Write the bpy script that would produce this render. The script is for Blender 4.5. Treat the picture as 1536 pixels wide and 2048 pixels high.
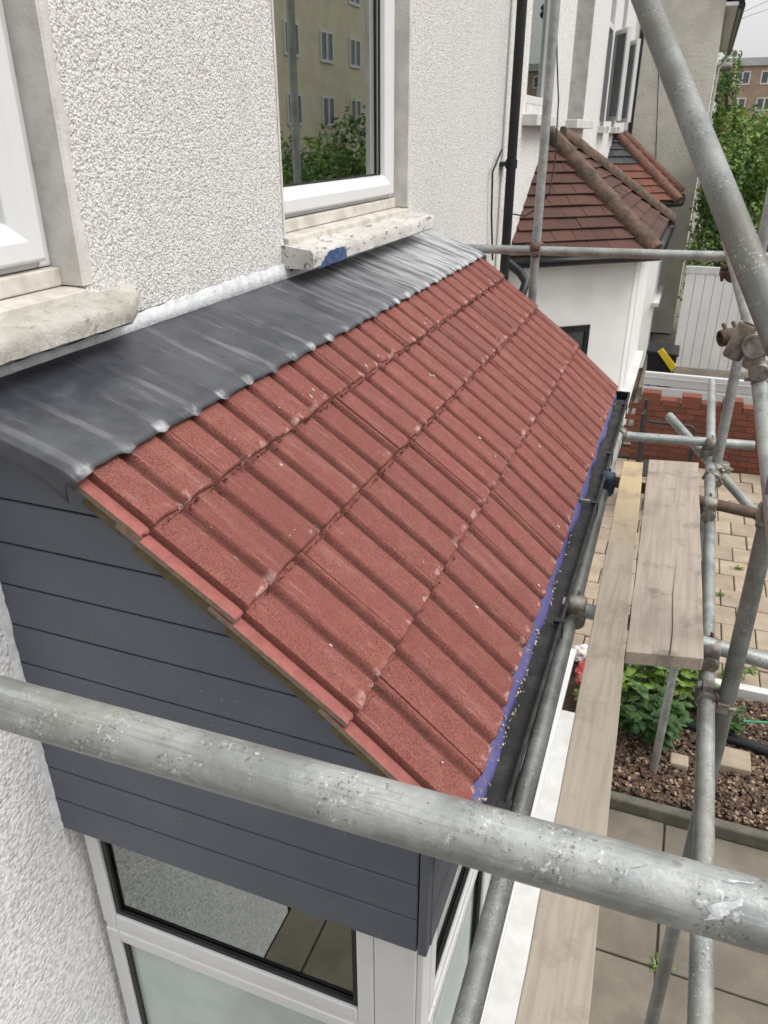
import bpy, bmesh, math, random
from mathutils import Vector, Matrix
random.seed(7)
R_ = math.radians
# ------------------------------------------------------------------ camera, world, sun, exposure
sc = bpy.context.scene
for o in list(bpy.data.objects): bpy.data.objects.remove(o)
COL = sc.collection
CAM = Vector((1.4, 0.0, 3.6))
FPX = 1539.0
UPC = Vector((0, FPX, -756)).normalized()
YC = Vector((646, 756, FPX)).normalized()
XC = -(YC.cross(UPC))
right = Vector((XC.x, YC.x, UPC.x)); upv = Vector((XC.y, YC.y, UPC.y)); fwd = Vector((XC.z, YC.z, UPC.z))
cd = bpy.data.cameras.new('camera'); cam = bpy.data.objects.new('camera', cd); COL.objects.link(cam)
cd.sensor_fit = 'VERTICAL'; cd.sensor_height = 36; cd.lens = FPX / 2048 * 36
cd.clip_start = 0.05; cd.clip_end = 2000
M = Matrix.Identity(4)
for i, a in enumerate((right, upv, -fwd)):
    for j in range(3): M[j][i] = a[j]
M.translation = CAM
cam.matrix_world = M
sc.camera = cam
cd.dof.use_dof = True; cd.dof.focus_distance = 1.3; cd.dof.aperture_fstop = 16.0

SUN_EL, SUN_AZ = R_(54), R_(88)      # azimuth measured from +y towards +x
w = bpy.data.worlds.new('World'); sc.world = w; w.use_nodes = True
nt = w.node_tree; nt.nodes.clear()
sky = nt.nodes.new('ShaderNodeTexSky'); sky.sky_type = 'NISHITA'; sky.sun_disc = False
sky.sun_elevation = SUN_EL; sky.sun_rotation = SUN_AZ; sky.dust_density = 5; sky.air_density = 1.0; sky.ozone_density = 0.6
hs = nt.nodes.new('ShaderNodeHueSaturation'); hs.inputs['Saturation'].default_value = 0.12; hs.inputs['Value'].default_value = 1.0
bg = nt.nodes.new('ShaderNodeBackground'); bg.inputs[1].default_value = 0.13
wo = nt.nodes.new('ShaderNodeOutputWorld')
# overcast: the sky is mixed with an even cloud layer, three times as bright overhead as at the horizon
tcw = nt.nodes.new('ShaderNodeTexCoord'); sxw = nt.nodes.new('ShaderNodeSeparateXYZ'); mr = nt.nodes.new('ShaderNodeMapRange')
mr.inputs[1].default_value = 0; mr.inputs[2].default_value = 1; mr.inputs[3].default_value = 3.0; mr.inputs[4].default_value = 8.0
nt.links.new(tcw.outputs['Generated'], sxw.inputs[0]); nt.links.new(sxw.outputs[2], mr.inputs[0])
cc = nt.nodes.new('ShaderNodeCombineColor')
for i in range(3): nt.links.new(mr.outputs[0], cc.inputs[i])
mxw = nt.nodes.new('ShaderNodeMix'); mxw.data_type = 'RGBA'; mxw.inputs[0].default_value = .75
nt.links.new(sky.outputs[0], hs.inputs['Color']); nt.links.new(hs.outputs[0], mxw.inputs[6]); nt.links.new(cc.outputs[0], mxw.inputs[7]); nt.links.new(mxw.outputs[2], bg.inputs[0]); nt.links.new(bg.outputs[0], wo.inputs[0])
sl = bpy.data.lights.new('sun', 'SUN'); sl.energy = 1.15; sl.angle = R_(30); sl.color = (1, .965, .92)
so = bpy.data.objects.new('sun', sl); COL.objects.link(so)
sd = Vector((math.sin(SUN_AZ) * math.cos(SUN_EL), math.cos(SUN_AZ) * math.cos(SUN_EL), math.sin(SUN_EL)))
so.rotation_euler = sd.to_track_quat('Z', 'Y').to_euler(); so.location = (6, 0, 12)
vs = sc.view_settings; vs.view_transform = 'Standard'; vs.look = 'None'; vs.gamma = 1; vs.exposure = 0.88
sc.render.engine = 'CYCLES'

# ------------------------------------------------------------------ pixel -> place
def ray(u, v):
    c = Vector((u - 768, 1024 - v, FPX))
    return Vector((XC.dot(c), YC.dot(c), UPC.dot(c))) / FPX
def on(axis, val, u, v):
    d = ray(u, v); i = 'xyz'.index(axis)
    return CAM + d * ((val - CAM[i]) / d[i])
def dep(u, v, t): return CAM + ray(u, v) * t
Z0 = 3.6     # camera height: heights below are written relative to it
# ------------------------------------------------------------------ mesh builder
class MB:
    def __init__(s): s.v = []; s.f = []; s.m = []; s.mi = 0
    def add(s, vs, fs):
        o = len(s.v); s.v += [tuple(p) for p in vs]
        for f in fs: s.f.append(tuple(i + o for i in f)); s.m.append(s.mi)
        return s
    def box(s, a, b):
        x0, y0, z0 = a; x1, y1, z1 = b
        return s.add([(x0,y0,z0),(x1,y0,z0),(x1,y1,z0),(x0,y1,z0),(x0,y0,z1),(x1,y0,z1),(x1,y1,z1),(x0,y1,z1)],
              [(0,3,2,1),(4,5,6,7),(0,1,5,4),(1,2,6,5),(2,3,7,6),(3,0,4,7)])
    def obox(s, c, ax, h):
        c = Vector(c); P = []
        for k in range(8):
            p = c.copy()
            for i in range(3): p += Vector(ax[i]) * (h[i] if (k >> i) & 1 else -h[i])
            P.append(p)
        return s.add(P, [(0,2,3,1),(4,5,7,6),(0,1,5,4),(1,3,7,5),(3,2,6,7),(2,0,4,6)])
    def prism(s, poly, ext):
        n = len(poly); e = Vector(ext); P = [Vector(p) for p in poly]
        return s.add(P + [p + e for p in P], [tuple(reversed(range(n))), tuple(range(n, 2*n))] + [(i, (i+1) % n, (i+1) % n + n, i + n) for i in range(n)])
    def tube(s, p0, p1, r, seg=20, r1=None, hollow=0.0):
        return s.path([p0, p1], [r, r if r1 is None else r1], seg, hollow)
    def path(s, pts, r, seg=10, hollow=0.0):
        pts = [Vector(p) for p in pts]; n = len(pts)
        if not isinstance(r, (list, tuple)): r = [r] * n
        t0 = (pts[1] - pts[0]).normalized()
        u = t0.orthogonal().normalized(); V = []; F = []
        for i, p in enumerate(pts):
            t = (pts[min(i+1, n-1)] - pts[max(i-1, 0)]).normalized()
            u = (u - t * u.dot(t)).normalized(); w_ = t.cross(u)
            for k in range(seg):
                a = 2*math.pi*k/seg
                V.append(p + (u*math.cos(a) + w_*math.sin(a)) * r[i])
        for i in range(n-1):
            for k in range(seg):
                F.append((i*seg+k, i*seg+(k+1) % seg, (i+1)*seg+(k+1) % seg, (i+1)*seg+k))
        if hollow:
            for e, base, d in ((0, 0, t0), (n-1, (n-1)*seg, -t)):
                o = len(V); c = pts[e]
                for k in range(seg): V.append(c + (Vector(V[base+k]) - c) * (1-hollow))
                for k in range(seg): V.append(c + (Vector(V[base+k]) - c) * (1-hollow) + d * r[e] * 3)
                for k in range(seg):
                    k2 = (k+1) % seg
                    q = [(base+k, base+k2, o+k2, o+k), (o+k, o+k2, o+seg+k2, o+seg+k)]
                    F += [tuple(reversed(x)) for x in q] if e == 0 else q
                F.append(tuple(o+seg+k for k in range(seg)))
        else:
            F.append(tuple(reversed(range(seg)))); F.append(tuple(range((n-1)*seg, n*seg)))
        return s.add(V, F)
    def grid(s, rows, closed=False):
        n = len(rows[0]); V = [p for r in rows for p in r]
        return s.add(V, [(i*n+j, i*n+j+1, (i+1)*n+j+1, (i+1)*n+j) for i in range(len(rows)-1) for j in range(n-1)])
    def mesh(s, name, mats):
        me = bpy.data.meshes.new(name); me.from_pydata(s.v, [], s.f)
        for m in (mats if isinstance(mats, (list, tuple)) else [mats]): me.materials.append(m)
        me.polygons.foreach_set('material_index', s.m); me.update(); return me
    def build(s, name, mats, parent=None, smooth=False, bevel=0, fix=False, kind=None, label=None):
        me = s.mesh(name, mats)
        if fix:
            bm = bmesh.new(); bm.from_mesh(me); bmesh.ops.recalc_face_normals(bm, faces=bm.faces); bm.to_mesh(me); bm.free()
        if smooth:
            me.polygons.foreach_set('use_smooth', [True]*len(me.polygons))
            if smooth != 'all': me.set_sharp_from_angle(angle=R_(40))
        o = link(name, me, parent)
        if bevel:
            b = o.modifiers.new('bevel', 'BEVEL'); b.width = bevel; b.segments = 2; b.limit_method = 'ANGLE'; b.angle_limit = R_(40)
        if kind: o['kind'] = kind
        if label: o['label'] = label
        return o
def link(name, me, parent=None):
    o = bpy.data.objects.new(name, me); COL.objects.link(o)
    if parent is not None:
        o.parent = parent
        base = parent.location if parent.type == 'EMPTY' else Vector((0, 0, 0))
        o.matrix_parent_inverse = Matrix.Translation(-base)
    return o
def tag(o, label, cat, group=None):
    o['label'] = label; o['category'] = cat
    if group: o['group'] = group
    return o
def thing(name, loc, label, cat, group=None):
    o = bpy.data.objects.new(name, None); o.location = loc; o.empty_display_size = .1; COL.objects.link(o)
    return tag(o, label, cat, group)
def struct(o): o['kind'] = 'structure'; return o

# ------------------------------------------------------------------ materials
def lin(r, g, b):
    f = lambda c: (c/255/12.92) if c/255 <= .04045 else ((c/255+.055)/1.055)**2.4
    return (f(r), f(g), f(b))
class NT:
    def __init__(s, name):
        s.mat = bpy.data.materials.new(name); s.mat.use_nodes = True
        s.t = s.mat.node_tree; s.t.nodes.clear()
        s.out = s.n('ShaderNodeOutputMaterial'); s.p = s.n('ShaderNodeBsdfPrincipled'); s.l(s.p.outputs[0], s.out.inputs[0])
        s.pos = s.n('ShaderNodeNewGeometry').outputs['Position']
    def n(s, t, **k):
        x = s.t.nodes.new(t)
        for a, b in k.items(): setattr(x, a, b)
        return x
    def l(s, a, b): s.t.links.new(a, b)
    def vmul(s, vec, f, off=None):
        m = s.n('ShaderNodeVectorMath', operation='MULTIPLY'); s.l(vec, m.inputs[0]); m.inputs[1].default_value = f
        return m.outputs[0]
    def noise(s, scale, detail=4, rough=.55, vec=None, dist=0):
        x = s.n('ShaderNodeTexNoise'); x.inputs['Scale'].default_value = scale; x.inputs['Detail'].default_value = detail
        x.inputs['Roughness'].default_value = rough; x.inputs['Distortion'].default_value = dist
        s.l(vec or s.pos, x.inputs['Vector']); return x.outputs['Fac']
    def voro(s, scale, feature='F1', out='Distance', vec=None):
        x = s.n('ShaderNodeTexVoronoi', feature=feature); x.inputs['Scale'].default_value = scale
        s.l(vec or s.pos, x.inputs['Vector']); return x.outputs[out]
    def ramp(s, fac, a, b, c0=0, c1=1):
        r = s.n('ShaderNodeMapRange'); r.interpolation_type = 'SMOOTHSTEP'
        r.inputs[1].default_value = a; r.inputs[2].default_value = b; r.inputs[3].default_value = c0; r.inputs[4].default_value = c1
        s.l(fac, r.inputs[0]); return r.outputs[0]
    def mix(s, fac, a, b, bt='MIX'):
        m = s.n('ShaderNodeMix', data_type='RGBA', blend_type=bt)
        for i, x in ((0, fac), (6, a), (7, b)):
            if isinstance(x, (int, float)): m.inputs[i].default_value = x
            elif isinstance(x, tuple): m.inputs[i].default_value = (*x, 1)
            else: s.l(x, m.inputs[i])
        return m.outputs[2]
    def math(s, op, a, b):
        m = s.n('ShaderNodeMath', operation=op)
        for i, x in ((0, a), (1, b)):
            if isinstance(x, (int, float)): m.inputs[i].default_value = x
            else: s.l(x, m.inputs[i])
        return m.outputs[0]
    def bump(s, h, dist, strength=1.0, prev=None):
        b = s.n('ShaderNodeBump'); b.inputs['Strength'].default_value = strength; b.inputs['Distance'].default_value = dist
        s.l(h, b.inputs['Height'])
        if prev is not None: s.l(prev, b.inputs['Normal'])
        s.l(b.outputs[0], s.p.inputs['Normal']); return b.outputs[0]
    def col(s, c):
        if isinstance(c, tuple): s.p.inputs['Base Color'].default_value = (*c, 1)
        else: s.l(c, s.p.inputs['Base Color'])
    def done(s, rough=.6, metal=0, spec=.5):
        if isinstance(rough, (int, float)): s.p.inputs['Roughness'].default_value = rough
        else: s.l(rough, s.p.inputs['Roughness'])
        s.p.inputs['Metallic'].default_value = metal; s.p.inputs['Specular IOR Level'].default_value = spec
        return s.mat
    def rnd(s): return s.n('ShaderNodeObjectInfo').outputs['Random']
def simple(name, a, b=None, scale=8, rough=.6, metal=0, spec=.4, bump=0, bscale=60, lo=.35, hi=.65, vary=0):
    m = NT(name); b = b or tuple(x*.8 for x in a)
    c = m.mix(m.ramp(m.noise(scale, 6, .6), lo, hi), a, b)
    if vary: c = m.mix(m.ramp(m.rnd(), 0, 1, 0, vary), c, tuple(x*.35 for x in a))
    m.col(c)
    if bump: m.bump(m.noise(bscale, 5, .65), bump)
    return m.done(rough, metal, spec)
MAT = {}
def pebble(name, light, dark, scale=95, dist=.006):
    m = NT(name)
    nv = m.n('ShaderNodeTexNoise'); nv.inputs['Scale'].default_value = scale*.35; nv.inputs['Detail'].default_value = 3; m.l(m.pos, nv.inputs['Vector'])
    va = m.n('ShaderNodeVectorMath', operation='MULTIPLY_ADD'); m.l(nv.outputs['Color'], va.inputs[0]); va.inputs[1].default_value = (1.6/scale,)*3; m.l(m.pos, va.inputs[2]); wp = va.outputs[0]
    v = m.math('MINIMUM', m.voro(scale, vec=wp), m.math('ADD', m.voro(scale*.62, vec=wp), .12)); v2 = m.voro(scale, 'F1', 'Color', wp); n = m.noise(scale*.55, 3, .6); big = m.noise(1.6, 5, .6)
    sepc = m.n('ShaderNodeSeparateColor'); m.l(v2, sepc.inputs[0])
    c = m.mix(m.ramp(sepc.outputs[0], .70, .98), light, tuple(x*.72 for x in light))
    c = m.mix(m.ramp(m.math('ADD', v, m.math('MULTIPLY', n, .7)), .72, 1.12), c, dark)
    c = m.mix(m.ramp(m.noise(38, 4, .7), .50, .72, 0, .45), c, tuple(x*.66 for x in light))
    c = m.mix(m.ramp(big, .42, .75, 0, .25), c, tuple(x*.78 for x in light))
    c = m.mix(m.ramp(m.noise(1, 5, .65, m.vmul(m.pos, (7, 7, .9))), .5, .78, 0, .38), c, tuple(x*.6 for x in light))
    m.col(c)
    hgt = m.math('SUBTRACT', n, m.math('MULTIPLY', v, 1.1))
    m.bump(hgt, dist, 1.0)
    return m.done(.85, 0, .25)
MAT['pebble'] = pebble('pebbledash', (.70, .69, .67), (.40, .385, .36), 130, .0036)
MAT['pebble_w'] = pebble('pebbledash_white', (.78, .77, .755), (.48, .465, .44), 95, .004)
MAT['pebble_lo'] = pebble('white_roughcast', (.84, .835, .84), (.62, .61, .60), 80, .0045)
MAT['roughcast'] = simple('cream_render', (.64, .62, .55), (.54, .525, .465), 2.5, .9, bump=.02, bscale=22)
MAT['render'] = simple('smooth_cement', (.60, .585, .55), (.48, .465, .435), 9, .9, bump=.002, bscale=80)
MAT['white_wall'] = simple('white_painted_wall', (.72, .72, .71), (.66, .66, .65), 3, .8, bump=.001, bscale=50)
MAT['white_paint'] = simple('white_painted_concrete', (.60, .60, .59), (.50, .50, .48), 6, .7)
def upvc():
    m = NT('white_upvc'); c = m.mix(m.ramp(m.noise(14, 5, .7), .5, .8, 0, .35), (.64, .645, .65), (.47, .455, .425)); m.col(c); return m.done(.32, 0, .45)
MAT['upvc'] = upvc()
MAT['upvc_dirty'] = simple('aged_window_trim', (.58, .55, .50), (.44, .41, .36), 12, .6, bump=.001)
MAT['black_plastic'] = simple('black_plastic', (.010, .011, .013), (.016, .017, .02), 10, .4, spec=.3)
MAT['gasket'] = simple('black_gasket', (.012, .012, .012), (.02, .02, .02), 10, .5)
MAT['dark'] = simple('dark_room', (.22, .225, .21), (.17, .17, .165), 3, .9)
MAT['room_grey'] = simple('grey_green_room', (.40, .44, .42), (.33, .37, .355), 3, .9)
MAT['curtain'] = simple('curtain', (.42, .42, .40), (.33, .33, .32), 6, .9)
def tilemat():
    m = NT('concrete_roof_tile')
    tc = m.n('ShaderNodeTexCoord').outputs['Object']; sx = m.n('ShaderNodeSeparateXYZ'); m.l(tc, sx.inputs[0])
    gr = m.noise(300, 4, .75); md = m.noise(26, 5, .65); bg_ = m.noise(3.1, 4, .6)
    st = m.noise(1, 4, .6, m.vmul(m.pos, (9, 120, 9)))
    c = m.mix(m.ramp(gr, .40, .60), (.098, .030, .025), (.305, .104, .082))
    c = m.mix(m.ramp(md, .45, .75, 0, .45), c, (.31, .13, .10))
    c = m.mix(m.ramp(bg_, .42, .68, 0, .45), c, (.20, .062, .052))
    c = m.mix(m.ramp(st, .58, .72, 0, .5), c, (.36, .205, .18))
    c = m.mix(m.ramp(m.rnd(), 0, 1, 0, .34), c, (.13, .042, .036))
    c = m.mix(m.math('MULTIPLY', m.ramp(m.noise(1, 5, .65, m.vmul(m.pos, (3, 16, 3)), .4), .55, .75), .35), c, (.33, .19, .16))
    c = m.mix(m.math('MULTIPLY', m.ramp(sx.outputs[2], -.001, -.015), m.ramp(m.noise(7, 4, .6), .25, .6, .3, .6)), c, (.062, .022, .019))  # groove shade painted dark by depth, together with settled dirt
    edge = m.math('MULTIPLY', m.ramp(sx.outputs[0], -.032, -.010), m.ramp(m.noise(21, 3, .6), .54, .64))
    c = m.mix(m.math('MULTIPLY', edge, .5), c, (.56, .38, .35))
    spk = m.ramp(m.voro(38, 'F1'), .05, .035); c = m.mix(m.math('MULTIPLY', spk, m.ramp(m.noise(9, 2), .55, .62)), c, (.75, .66, .58))
    m.col(c)
    b1 = m.bump(gr, .0022, .9); m.bump(md, .003, .6, b1)
    return m.done(.78, 0, .3)
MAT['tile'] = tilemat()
MAT['tile_pink'] = simple('bare_tile_underlap', (.30, .10, .085), (.235, .078, .066), 30, .7, bump=.0012, bscale=300)
MAT['tile_under'] = simple('tile_underside', (.23, .17, .125), (.16, .12, .09), 60, .9)
MAT['undercloak'] = simple('verge_undercloak', (.13, .105, .055), (.09, .075, .042), 30, .9, bump=.002)
MAT['mortar'] = simple('rough_tile_crumbs', (.17, .05, .042), (.10, .03, .025), 80, .95)
GY_ = 1.24
def lead():
    m = NT('lead_sheet')
    st = m.noise(1, 6, .7, m.vmul(m.pos, (2.6, 26, 2.6)), .5); st2 = m.noise(1, 4, .6, m.vmul(m.pos, (3, 11, 3)), .6); cl = m.noise(6, 5, .65)
    sp = m.n('ShaderNodeSeparateXYZ'); m.l(m.pos, sp.inputs[0])
    c = m.mix(m.ramp(cl, .35, .7), (.034, .037, .047), (.070, .074, .086))
    c = m.mix(m.ramp(st, .55, .72, 0, .55), c, (.17, .175, .185))
    c = m.mix(m.ramp(st2, .55, .75, 0, .45), c, (.036, .037, .042))
    # sky highlights painted along the lower edge, and dressing marks up the slope
    ph = m.math('COSINE', m.math('MULTIPLY', m.math('SUBTRACT', sp.outputs[1], GY_), 2*math.pi/.1315), 0)
    eb = m.math('MULTIPLY', m.math('MULTIPLY', m.ramp(sp.outputs[0], .322, .345), m.ramp(ph, .3, .85)), m.ramp(m.noise(6.3, 4, .7), .40, .62))
    sg = m.math('MULTIPLY', m.math('MULTIPLY', m.ramp(ph, .72, .98), m.ramp(sp.outputs[0], .05, .2)), m.ramp(m.noise(5, 3, .6), .42, .66)); c = m.mix(m.math('MULTIPLY', sg, .30), c, (.27, .275, .285))
    c = m.mix(m.math('MULTIPLY', eb, .85), c, (.50, .505, .51))
    # sky glare painted pale towards the far end of the sheet
    fb = m.math('MULTIPLY', m.ramp(sp.outputs[1], 2.3, 4.1), m.ramp(st, .38, .56)); c = m.mix(m.math('MULTIPLY', fb, .85), c, (.47, .475, .485))
    m.col(c); m.bump(m.math('ADD', m.math('MULTIPLY', st, .5), cl), .006, .5)
    return m.done(m.ramp(cl, .3, .7, .38, .6), 0, .5)
MAT['lead'] = lead()
MAT['sealant'] = simple('white_sealant', (.70, .72, .74), (.55, .57, .58), 22, .6, bump=.006, bscale=40)
def cladding():
    m = NT('slate_grey_cladding'); c = m.mix(m.ramp(m.noise(5, 5, .6), .35, .7), (.078, .090, .116), (.092, .104, .132))
    c = m.mix(m.math('MULTIPLY', m.ramp(m.voro(26), .07, .045), m.ramp(m.noise(6, 2), .44, .56)), c, (.26, .26, .255)); 
    c = m.mix(m.ramp(m.noise(1, 4, .6, m.vmul(m.pos, (3, 3, 60))), .58, .78, 0, .35), c, (.13, .138, .15)); c = m.mix(m.math('MULTIPLY', m.ramp(m.noise(1, 5, .7, m.vmul(m.pos, (30, 30, 4))), .62, .7), m.ramp(m.noise(3, 3), .5, .62)), c, (.15, .15, .15)); c = m.mix(m.ramp(m.noise(1.3, 5, .7), .45, .7, 0, .3), c, (.06, .068, .082))
    m.col(c); m.bump(m.noise(1, 3, .5, m.vmul(m.pos, (8, 8, 160))), .0006); return m.done(.48, 0, .45)
MAT['clad'] = cladding()
def felt():
    m = NT('blue_eaves_felt'); n = m.noise(45, 6, .75); c = m.mix(m.ramp(m.noise(5, 4), .35, .7), (.072, .070, .205), (.094, .09, .22))
    c = m.mix(m.math('MULTIPLY', m.ramp(n, .55, .62), m.ramp(m.noise(4, 3), .42, .58)), c, (.23, .16, .09)); m.col(c); m.bump(n, .002); return m.done(.6, 0, .4)
MAT['felt'] = felt()
MAT['gutter'] = simple('dusty_black_gutter', (.018, .0175, .0175), (.055, .052, .049), 14, .75, bump=.003, bscale=70, lo=.4, hi=.8)
MAT['grit'] = simple('pale_grit', (.62, .58, .50), (.35, .28, .20), 160, .9)
def galv(name='galvanised_tube', k=1.0, stain=.5, fine=False):
    m = NT(name); n1 = m.noise(11, 7, .7); n2 = m.noise(70, 4, .7); n3 = m.noise(2.5, 4, .6)
    c = m.mix(m.ramp(n1, .36, .66), (.24*k, .255*k, .25*k), (.40*k, .415*k, .40*k))
    c = m.mix(m.ramp(n2, .56, .76, 0, .7), c, (.15*k, .145*k, .125*k))
    c = m.mix(m.ramp(n3, .42, .68, 0, stain), c, (.20*k, .19*k, .155*k))
    c = m.mix(m.math('MULTIPLY', m.ramp(m.voro(90), .16, .09), m.ramp(m.noise(14, 3), .54, .66, 0, .6)), c, (.50, .52, .52))
    c = m.mix(m.math('MULTIPLY', m.ramp(m.voro(150), .13, .07), m.ramp(m.noise(9, 3), .54, .62)), c, (.07, .07, .06))
    for sc_, lo_, cc in ((240, .56, (.10*k, .10*k, .09*k)), (170, .58, (.60*k, .62*k, .61*k))):
        c = m.mix(m.math('MULTIPLY', m.ramp(m.noise(sc_, 3, .7), lo_, lo_+.1), m.ramp(m.noise(17, 3), .45, .6)), c, cc)
    if fine: 
        ax = m.noise(1, 5, .7, m.vmul(m.pos, (7, 260, 260))); c = m.mix(m.ramp(ax, .54, .68, 0, .55), c, (.17*k, .17*k, .155*k)); c = m.mix(m.ramp(ax, .44, .32, 0, .4), c, (.46*k, .48*k, .47*k))
    m.col(c); m.bump(n2, .0014, .7); return m.done(m.ramp(n1, .3, .7, .38, .58), .45, .5)
MAT['galv'] = galv(); MAT['galv_near'] = galv('scratched_tube', 1.0, .5, True); MAT['galv_old'] = galv('weathered_tube', .62, .9)
MAT['coupler'] = simple('steel_coupler', (.28, .275, .25), (.15, .125, .095), 30, .5, .5, bump=.002)
MAT['rust'] = simple('rusty_steel', (.13, .085, .06), (.085, .06, .05), 40, .75, .3, bump=.002)
MAT['plaster'] = simple('dried_plaster', (.58, .60, .62), (.36, .38, .39), 60, .7, bump=.002, bscale=120)
MAT['blue_steel'] = simple('blue_painted_steel', (.02, .045, .10), (.03, .05, .08), 30, .5)
def wood(name, a, b, dk, ax):
    m = NT(name); s1 = (3, 90, 40) if ax == 'x' else (70, 3.2, 40)
    g = m.noise(1, 6, .65, m.vmul(m.pos, s1), .3); st = m.noise(9, 5, .65); k = m.noise(3, 4, .6)
    c = m.mix(m.ramp(g, .35, .7), a, b); c = m.mix(m.ramp(st, .52, .72, 0, .75), c, dk); c = m.mix(m.ramp(k, .5, .7, 0, .4), c, tuple(x*.75 for x in b))
    m.col(c); m.bump(g, .002, .6); return m.done(.8, 0, .25)
MAT['board'] = wood('weathered_scaffold_timber', (.36, .305, .255), (.27, .23, .195), (.15, .13, .115), 'y')
MAT['board_y'] = None
def batten():
    m = NT('pine_timber'); g = m.noise(1, 6, .65, m.vmul(m.pos, (70, 3.2, 40)), .3); st = m.noise(8, 6, .7); sp = m.n('ShaderNodeSeparateXYZ'); m.l(m.pos, sp.inputs[0])
    c = m.mix(m.ramp(g, .35, .7), (.315, .275, .225), (.25, .215, .175)); fresh = m.ramp(m.math('ADD', sp.outputs[1], m.math('MULTIPLY', st, .8)), 2.7, 3.4)
    c = m.mix(m.math('MULTIPLY', fresh, .8), c, (.46, .36, .21)); c = m.mix(m.ramp(st, .5, .7, 0, .7), c, (.19, .16, .135)); m.col(c); m.bump(g, .002, .6); return m.done(.82, 0, .25)
MAT['board_y'] = batten()
def brickm(name, a, b, dk):
    m = NT(name); c = m.mix(m.ramp(m.rnd(), 0, 1), a, b); c = m.mix(m.ramp(m.noise(26, 5, .7), .5, .75, 0, .6), c, dk)
    m.col(c); m.bump(m.noise(80, 4, .7), .003); return m.done(.9, 0, .2)
MAT['brick'] = brickm('red_brick', (.19, .07, .045), (.135, .058, .042), (.09, .05, .04))
MAT['mortar_grey'] = simple('mortar', (.22, .17, .13), (.16, .12, .10), 20, .95)
MAT['plain_tile'] = brickm('brown_clay_tile', (.105, .055, .044), (.08, .044, .037), (.05, .033, .028))
MAT['plain_tile_red'] = brickm('orange_clay_tile', (.165, .068, .047), (.12, .055, .042), (.07, .042, .033))
MAT['slate'] = simple('dark_slate', (.035, .036, .04), (.05, .05, .055), 14, .7, vary=.5)
MAT['hip'] = simple('mossy_hip_tile', (.155, .095, .07), (.07, .058, .042), 13, .95, bump=.008, bscale=45)
MAT['hip_red'] = simple('red_hip_tile', (.17, .085, .06), (.11, .062, .047), 13, .95, bump=.006, bscale=45)
MAT['stone'] = None
def sillm():
    m = NT('flaking_painted_sill'); f = m.noise(1, 7, .75, m.vmul(m.pos, (40, 13, 40)), .6); d = m.noise(7, 5, .6)
    c = m.mix(m.ramp(d, .35, .7), (.56, .545, .52), (.44, .42, .39)); c = m.mix(m.ramp(f, .565, .59), c, (.23, .215, .20))
    m.col(c); m.bump(m.ramp(f, .58, .64, 1, 0), .0022, .8); return m.done(.75, 0, .3)
MAT['sill'] = sillm()
def sill_grey():
    m = NT('weathered_stone_sill'); d = m.noise(9, 6, .65); c = m.mix(m.ramp(d, .35, .7), (.47, .455, .415), (.36, .34, .30))
    cr = m.voro(14, 'DISTANCE_TO_EDGE', 'Distance', m.vmul(m.pos, (1, .6, 1))); c = m.mix(m.math('MULTIPLY', m.ramp(cr, .012, .004), m.ramp(m.noise(4, 3), .52, .62, 0, .7)), c, (.18, .165, .14))
    c = m.mix(m.math('MULTIPLY', m.ramp(m.noise(40, 5, .7), .56, .66), .6), c, (.20, .18, .14)); m.col(c); m.bump(m.noise(30, 6, .7), .008); return m.done(.92, 0, .2)
MAT['sill_grey'] = sill_grey()
MAT['blue_paint'] = simple('bare_blue_paint', (.028, .058, .15), (.07, .12, .22), 30, .6, bump=.001, lo=.4, hi=.7)
MAT['soil'] = simple('garden_soil', (.105, .07, .05), (.06, .042, .032), 12, .98, bump=.02, bscale=25)
MAT['concrete'] = simple('concrete_slab', (.215, .185, .145), (.15, .13, .105), 3.5, .92, bump=.002, bscale=70, vary=.25)
MAT['paver'] = simple('buff_block_paving', (.40, .325, .245), (.31, .25, .19), 6, .9, bump=.003, bscale=60, vary=.35)
MAT['kerb'] = simple('mossy_kerb', (.13, .12, .095), (.085, .08, .06), 10, .95, bump=.006, bscale=40)
def leafm(name, a, b):
    m = NT(name); c = m.mix(m.ramp(m.noise(2.2, 4, .6), .35, .68), a, b); c = m.mix(m.ramp(m.noise(30, 2), .4, .7), c, tuple(x*.6 for x in a)); m.col(c)
    t = m.n('ShaderNodeBsdfTranslucent'); m.l(c, t.inputs[0]); x = m.n('ShaderNodeMixShader'); x.inputs[0].default_value = .28
    m.l(m.p.outputs[0], x.inputs[1]); m.l(t.outputs[0], x.inputs[2]); m.l(x.outputs[0], m.out.inputs[0]); return m.done(.5, 0, .35)
MAT['leaf'] = leafm('bright_leaf', (.15, .25, .045), (.23, .33, .075))
MAT['leaf_d'] = leafm('deep_leaf', (.055, .125, .035), (.09, .175, .05))
MAT['leaf_y'] = leafm('yellow_green_leaf', (.14, .20, .035), (.22, .27, .06))
MAT['bark'] = simple('bark', (.07, .055, .04), (.04, .032, .025), 20, .95, bump=.01)
MAT['mulch'] = simple('bark_mulch', (.145, .092, .064), (.065, .045, .034), 25, .95, vary=.0, lo=.3, hi=.7)
MAT['mulch_p'] = simple('pale_wood_chip', (.36, .26, .18), (.24, .16, .11), 25, .95)
MAT['flat_brick'] = simple('yellow_stock_brick', (.36, .27, .20), (.30, .225, .165), 1.4, .95, bump=.004, bscale=14)
MAT['flat_brick2'] = simple('buff_stock_brick', (.68, .60, .46), (.60, .53, .41), 1.4, .95, bump=.004, bscale=14)
MAT['fascia'] = simple('pale_grey_fascia', (.42, .44, .44), (.36, .38, .38), 2, .7)
MAT['bag'] = simple('white_plastic_bag', (.75, .74, .74), (.60, .50, .50), 30, .35)
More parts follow.
